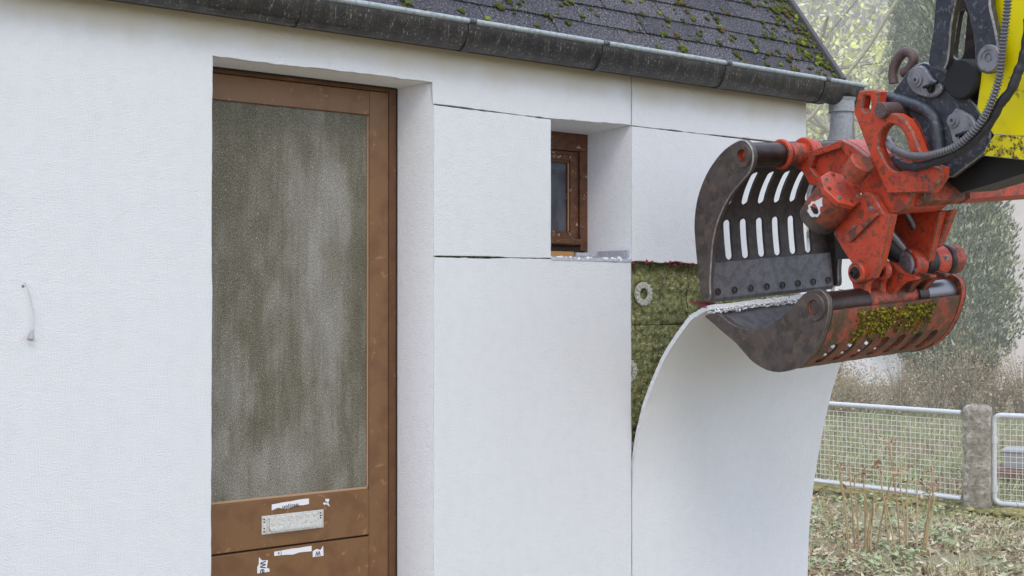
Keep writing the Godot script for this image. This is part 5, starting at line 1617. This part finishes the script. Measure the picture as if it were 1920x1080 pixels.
func make_ground_cover(A: Vector3, dn: Vector3, side: Vector3) -> void:
	# blade and leaf shapes
	var bl := MB.new()
	bl.flat(Vector3(-0.05, 0, 0), Vector3(0.05, 0, 0), Vector3(0.03, 0.55, 0.08))
	bl.flat(Vector3(-0.05, 0, 0), Vector3(0.03, 0.55, 0.08), Vector3(-0.02, 0.5, 0.08))
	bl.flat(Vector3(-0.02, 0.5, 0.08), Vector3(0.03, 0.55, 0.08), Vector3(0.0, 1.0, 0.32))
	var blade := bl.mesh(M.blade)
	var lf := MB.new()
	lf.flat(Vector3(-1, 0, 0), Vector3(0, 0.15, 0.45), Vector3(1, 0.25, 0)); lf.flat(Vector3(-1, 0, 0), Vector3(1, 0.25, 0), Vector3(0, 0.1, -0.45))
	var leaf := lf.mesh(M.blade)
	rng.seed = 301
	var pn := FastNoiseLite.new()
	pn.seed = 31; pn.frequency = 0.9; pn.fractal_octaves = 3
	var gx := []; var gc := []; var lx := []; var lc := []; var wx := []; var wc := []
	for k in 30000:
		var p := Vector3(rng.randf_range(5.2, 9.6), 0, rng.randf_range(-4.5, 0.2))
		var a := (p - A).dot(side)
		var n := pn.get_noise_2d(p.x, p.z)
		if rng.randf() < 0.5 + n:
			var s := rng.randf_range(0.03, 0.085)
			gx.append(Transform3D(Basis(Vector3.UP, rng.randf() * TAU) * Basis(Vector3.RIGHT, rng.randf_range(-0.2, 0.9)) * Basis.from_scale(Vector3(s * 1.2, s, s)), p))
			gc.append(lin(160, 166, 118).lerp(lin(196, 188, 152), rng.randf()))
	for k in 26000:
		var p := Vector3(rng.randf_range(5.2, 9.6), rng.randf_range(0.004, 0.02), rng.randf_range(-4.5, 0.2))
		var n := pn.get_noise_2d(p.x + 20.0, p.z)
		if rng.randf() < 0.55 + n:
			var s := rng.randf_range(0.010, 0.028)
			lx.append(Transform3D(Basis.from_euler(Vector3(rng.randf_range(-0.7, 0.7), rng.randf() * TAU, rng.randf_range(-0.7, 0.7))) * Basis.from_scale(Vector3(s * 1.5, s, s)), p))
			var q := rng.randf()
			lc.append((lin(190, 170, 144) if q < 0.4 else lin(156, 126, 98) if q < 0.65 else lin(212, 200, 178) if q < 0.9 else lin(112, 88, 68)) * rng.randf_range(0.8, 1.15))
	for k in 1500:                                   # small green weeds in patches
		var p := Vector3(rng.randf_range(5.4, 9.2), rng.randf_range(0.01, 0.05), rng.randf_range(-3.6, 0.0))
		if pn.get_noise_2d(p.x * 1.6 + 50.0, p.z * 1.6) < 0.08: continue
		for q in 6:
			var s := rng.randf_range(0.012, 0.026)
			wx.append(Transform3D(Basis.from_euler(Vector3(rng.randf_range(-0.6, 0.6), rng.randf() * TAU, rng.randf_range(-0.6, 0.6))) * Basis.from_scale(Vector3(s, s, s * 1.3)), p + Vector3(rng.randf_range(-0.04, 0.04), rng.randf_range(-0.005, 0.03), rng.randf_range(-0.04, 0.04))))
			wc.append(lin(140, 154, 110).lerp(lin(172, 182, 142), rng.randf()))
	tag(multi("grass", blade, gx, gc), "short pale grass of the front garden before the fence", "grass", "", "stuff")
	tag(multi("leaf_litter", leaf, lx, lc), "dry brown leaves strewn over the garden soil", "leaf litter", "", "stuff")
	tag(multi("weeds", leaf, wx, wc), "small green weeds in patches on the garden soil", "weeds", "", "stuff")
	# moss strip on and before the kerb
	var mx := []; var mc := []
	for k in 5200:
		var v := rng.randf_range(-1.2, 3.4)
		var e := rng.randf_range(-0.32, 0.16)
		var p := A + dn * v - side * (-e if dn.x < 5.0 else e)
		p = A + dn * v + side * (-absf(e) if rng.randf() < 0.75 else absf(e) * 0.8) * 1.0
		p.y = 0.045 * (1.0 - smoothstep(0.10, 0.2, absf((p - A).dot(side)))) + 0.004
		if pn.get_noise_2d(p.x * 3.0, p.z * 3.0) < -0.15: continue
		var s := rng.randf_range(0.010, 0.026)
		mx.append(Transform3D(Basis(Vector3.UP, rng.randf() * TAU) * Basis.from_scale(Vector3(s * 1.3, s * 0.7, s)), p))
		mc.append(lin(146, 138, 84).lerp(lin(178, 168, 118), rng.randf()) * rng.randf_range(0.8, 1.1))
	tag(multi("moss_strip", clump(12, 0.8).mesh(M.moss), mx, mc), "yellowish moss strip along the foot of the fence", "moss", "", "stuff")
	# lawn and dead stalks beyond the fence
	gx = []; gc = []
	for k in 52000:
		var v := rng.randf_range(-1.0, 5.0)
		var e := rng.randf_range(0.15, 7.0)
		var p := A + dn * v * (1.0 + e * 0.12) - side * e * signf(side.x) * -1.0
		if p.x < 8.4: continue
		var n := pn.get_noise_2d(p.x * 0.9 + 9.0, p.z * 0.9)
		var s := rng.randf_range(0.05, 0.16) * (1.0 + 0.8 * maxf(n, 0.0))
		p.y = 0.0
		gx.append(Transform3D(Basis(Vector3.UP, rng.randf() * TAU) * Basis(Vector3.RIGHT, rng.randf_range(-0.2, 0.8)) * Basis.from_scale(Vector3(s * 0.8, s, s)), p))
		gc.append((lin(150, 162, 108) if n > 0.0 else lin(150, 126, 98)).lerp(lin(196, 190, 152), rng.randf() * 0.8) * rng.randf_range(0.6, 1.1))  # blades paled by colour for haze beyond the fence
	tag(multi("lawn", blade, gx, gc), "rough pale green lawn beyond the mesh fence", "grass", "", "stuff")
	# dry stalks of a perennial in front of the fence
	var sts := [[6.78, -1.60, 10, 0.50, "dead brown perennial stalks standing in the leaf litter, left clump"], [6.95, -1.36, 9, 0.62, "taller dead brown stalks beside the others, right clump"]]
	for i in sts.size():
		rng.seed = 330 + i
		var s: Array = sts[i]
		var pl := base("dead_perennial", Vector3(s[0], 0, s[1]))
		tag(pl, s[4], "dry plant", "dead stalks before the fence")
		var tips := MB.new()
		for k in s[2]:
			var mb := MB.new()
			var x := rng.randf_range(-0.13, 0.13)
			var z := rng.randf_range(-0.12, 0.12)
			var h: float = s[3] * rng.randf_range(0.6, 1.1)
			var lean := Vector3(x * 0.8 + rng.randf_range(-0.05, 0.05), 0, z * 0.8 + rng.randf_range(-0.05, 0.05))
			var bend := Vector3(rng.randf_range(-1, 1), 0, rng.randf_range(-1, 1)).normalized() * rng.randf_range(0.02, 0.16)
			var pts := smooth3(PackedVector3Array([Vector3(x, 0, z), Vector3(x, h * 0.5, z) + lean * 0.4, Vector3(x, h, z) + lean, Vector3(x, h * rng.randf_range(0.95, 1.1), z) + lean + bend]), 4)
			var rr := []
			for q in pts.size(): rr.append(lerpf(0.007, 0.0026, float(q) / pts.size()))
			mb.col = lin(198, 178, 138).lerp(lin(160, 130, 100), rng.randf())
			tube(mb, pts, rr, 5, false)
			leaves(tips, pts[pts.size() - 1], Vector3(0.06, 0.06, 0.06), 7, 0.022, [lin(164, 132, 104), lin(140, 106, 86), lin(186, 160, 132)])
			build("stalk", mb, M.blade, pl, true)
		tag(build("dry_leaves", tips, M.blade, pl, true), "", "", "", "stuff")
	# odds and ends seen through the gate
	var tub := base("plastic_tub", Vector3(10.17, 0, -2.55), Basis(Vector3.UP, 0.4))
	tag(tub, "grey plastic basket on a red crate seen through the gate mesh", "basket")
	var mb := MB.new()
	prism(mb, rect(-0.12, -0.10, 0.12, 0.10), 0.165, 0.31, 0.008, Transform3D(Basis(Vector3(1, 0, 0), Vector3(0, 0, -1), Vector3(0, 1, 0)), Vector3.ZERO))
	build("bin", mb, mat(rgb(150, 150, 152), 0.8), tub)
	mb = MB.new()
	prism(mb, rect(-0.135, -0.115, 0.135, 0.115), 0.300, 0.320, 0.005, Transform3D(Basis(Vector3(1, 0, 0), Vector3(0, 0, -1), Vector3(0, 1, 0)), Vector3.ZERO))
	build("rim", mb, mat(rgb(160, 160, 162), 0.8), tub)
	var crate := base("red_crate", Vector3(10.19, 0, -2.54), Basis(Vector3.UP, 0.35))
	tag(crate, "faded red crate under the grey basket behind the gate", "crate")
	mb = MB.new()
	for s in [[-0.32, -0.2, 0.32, -0.18], [-0.32, 0.18, 0.32, 0.2], [-0.32, -0.18, -0.30, 0.18], [0.30, -0.18, 0.32, 0.18]]:
		box(mb, Vector3(s[0], 0.01, s[1]), Vector3(s[2], 0.075, s[3]), 0.004)
		box(mb, Vector3(s[0], 0.09, s[1]), Vector3(s[2], 0.158, s[3]), 0.004)
	box(mb, Vector3(-0.3, 0.12, -0.18), Vector3(0.3, 0.156, 0.18), 0.0)
	build("slats", mb, mat(rgb(122, 90, 82), 0.9), crate)
	var bag := base("white_bag", Vector3(9.85, 0, -2.75))
	tag(bag, "crumpled white plastic bag on a stake behind the gate", "bag")
	rng.seed = 350
	var f := FastNoiseLite.new()
	f.seed = 5; f.frequency = 1.2
	mb = MB.new()
	slab(mb, 16, 12, func(u: float, v: float) -> Vector3:
		var a := -TAU * u
		var e := PI * v - PI / 2
		var d := Vector3(cos(e) * cos(a), sin(e), cos(e) * sin(a))
		return Vector3(0, 0.50, 0) + d * Vector3(0.07, 0.065, 0.065) * (1.0 + 0.5 * f.get_noise_3dv(d * 2.2)), 0.0)
	build("bag_body", mb, mat(rgb(224, 224, 226), 0.5), bag)
	mb = MB.new()
	tube(mb, PackedVector3Array([Vector3(0, 0, 0), Vector3(0.0, 0.5, 0)]), 0.012, 7)
	build("stake", mb, M.bark, bag)

func _ready() -> void:
	# camera
	var cam := Camera3D.new()
	cam.name = "camera"
	cam.fov = 25.361
	cam.near = 0.1
	cam.far = 400.0
	add_child(cam)
	cam.look_at_from_position(Vector3(0, 1.6, 3.536), Vector3(0, 1.6, 3.536) + Vector3(0.60970, 0.009167, -0.79263), Vector3.UP)
	cam.current = true
	# overcast sky and a very soft sun
	var we := WorldEnvironment.new()
	we.name = "world"
	var e := Environment.new()
	e.background_mode = Environment.BG_SKY
	var sky := Sky.new()
	var sm := ProceduralSkyMaterial.new()
	sm.sky_top_color = Color(0.84, 0.90, 1.0)
	sm.sky_horizon_color = Color(0.90, 0.94, 0.985)
	sm.sky_curve = 0.25
	sm.ground_bottom_color = Color(0.45, 0.43, 0.38)
	sm.ground_horizon_color = Color(0.6, 0.58, 0.52)
	sm.sky_energy_multiplier = 1.4
	sky.sky_material = sm
	e.sky = sky
	e.tonemap_mode = Environment.TONE_MAPPER_LINEAR
	e.tonemap_exposure = 1.05
	e.sdfgi_enabled = true
	e.ssao_enabled = true
	e.ssil_enabled = true
	e.volumetric_fog_enabled = true
	e.volumetric_fog_density = 0.0
	we.environment = e
	add_child(we)
	var sun := DirectionalLight3D.new()
	sun.name = "sun"
	sun.light_energy = 0.42
	sun.light_color = Color(1.0, 0.97, 0.93)
	sun.light_angular_distance = 25.0
	sun.shadow_enabled = true
	add_child(sun)
	sun.look_at_from_position(Vector3(-3, 7, 6), Vector3.ZERO, Vector3.UP)
	wob.seed = 12
	wob.frequency = 0.05
	materials()
	make_house()
	make_moss()
	make_sheet()
	make_cable()
	make_grapple()
	make_coupler()
	make_arm()
	make_garden()
	# haze box added to whiten the garden and the wood behind it
	var mist := FogVolume.new()
	mist.name = "haze"
	mist.shape = RenderingServer.FOG_VOLUME_SHAPE_BOX
	mist.size = Vector3(100, 25, 96)
	mist.position = Vector3(55.7, 12.0, -42)
	var fm := FogMaterial.new()
	fm.albedo = Color(0.97, 0.965, 0.93)
	fm.density = 0.011
	mist.material = fm
	tag(mist, "", "", "", "stuff")
	add_child(mist)
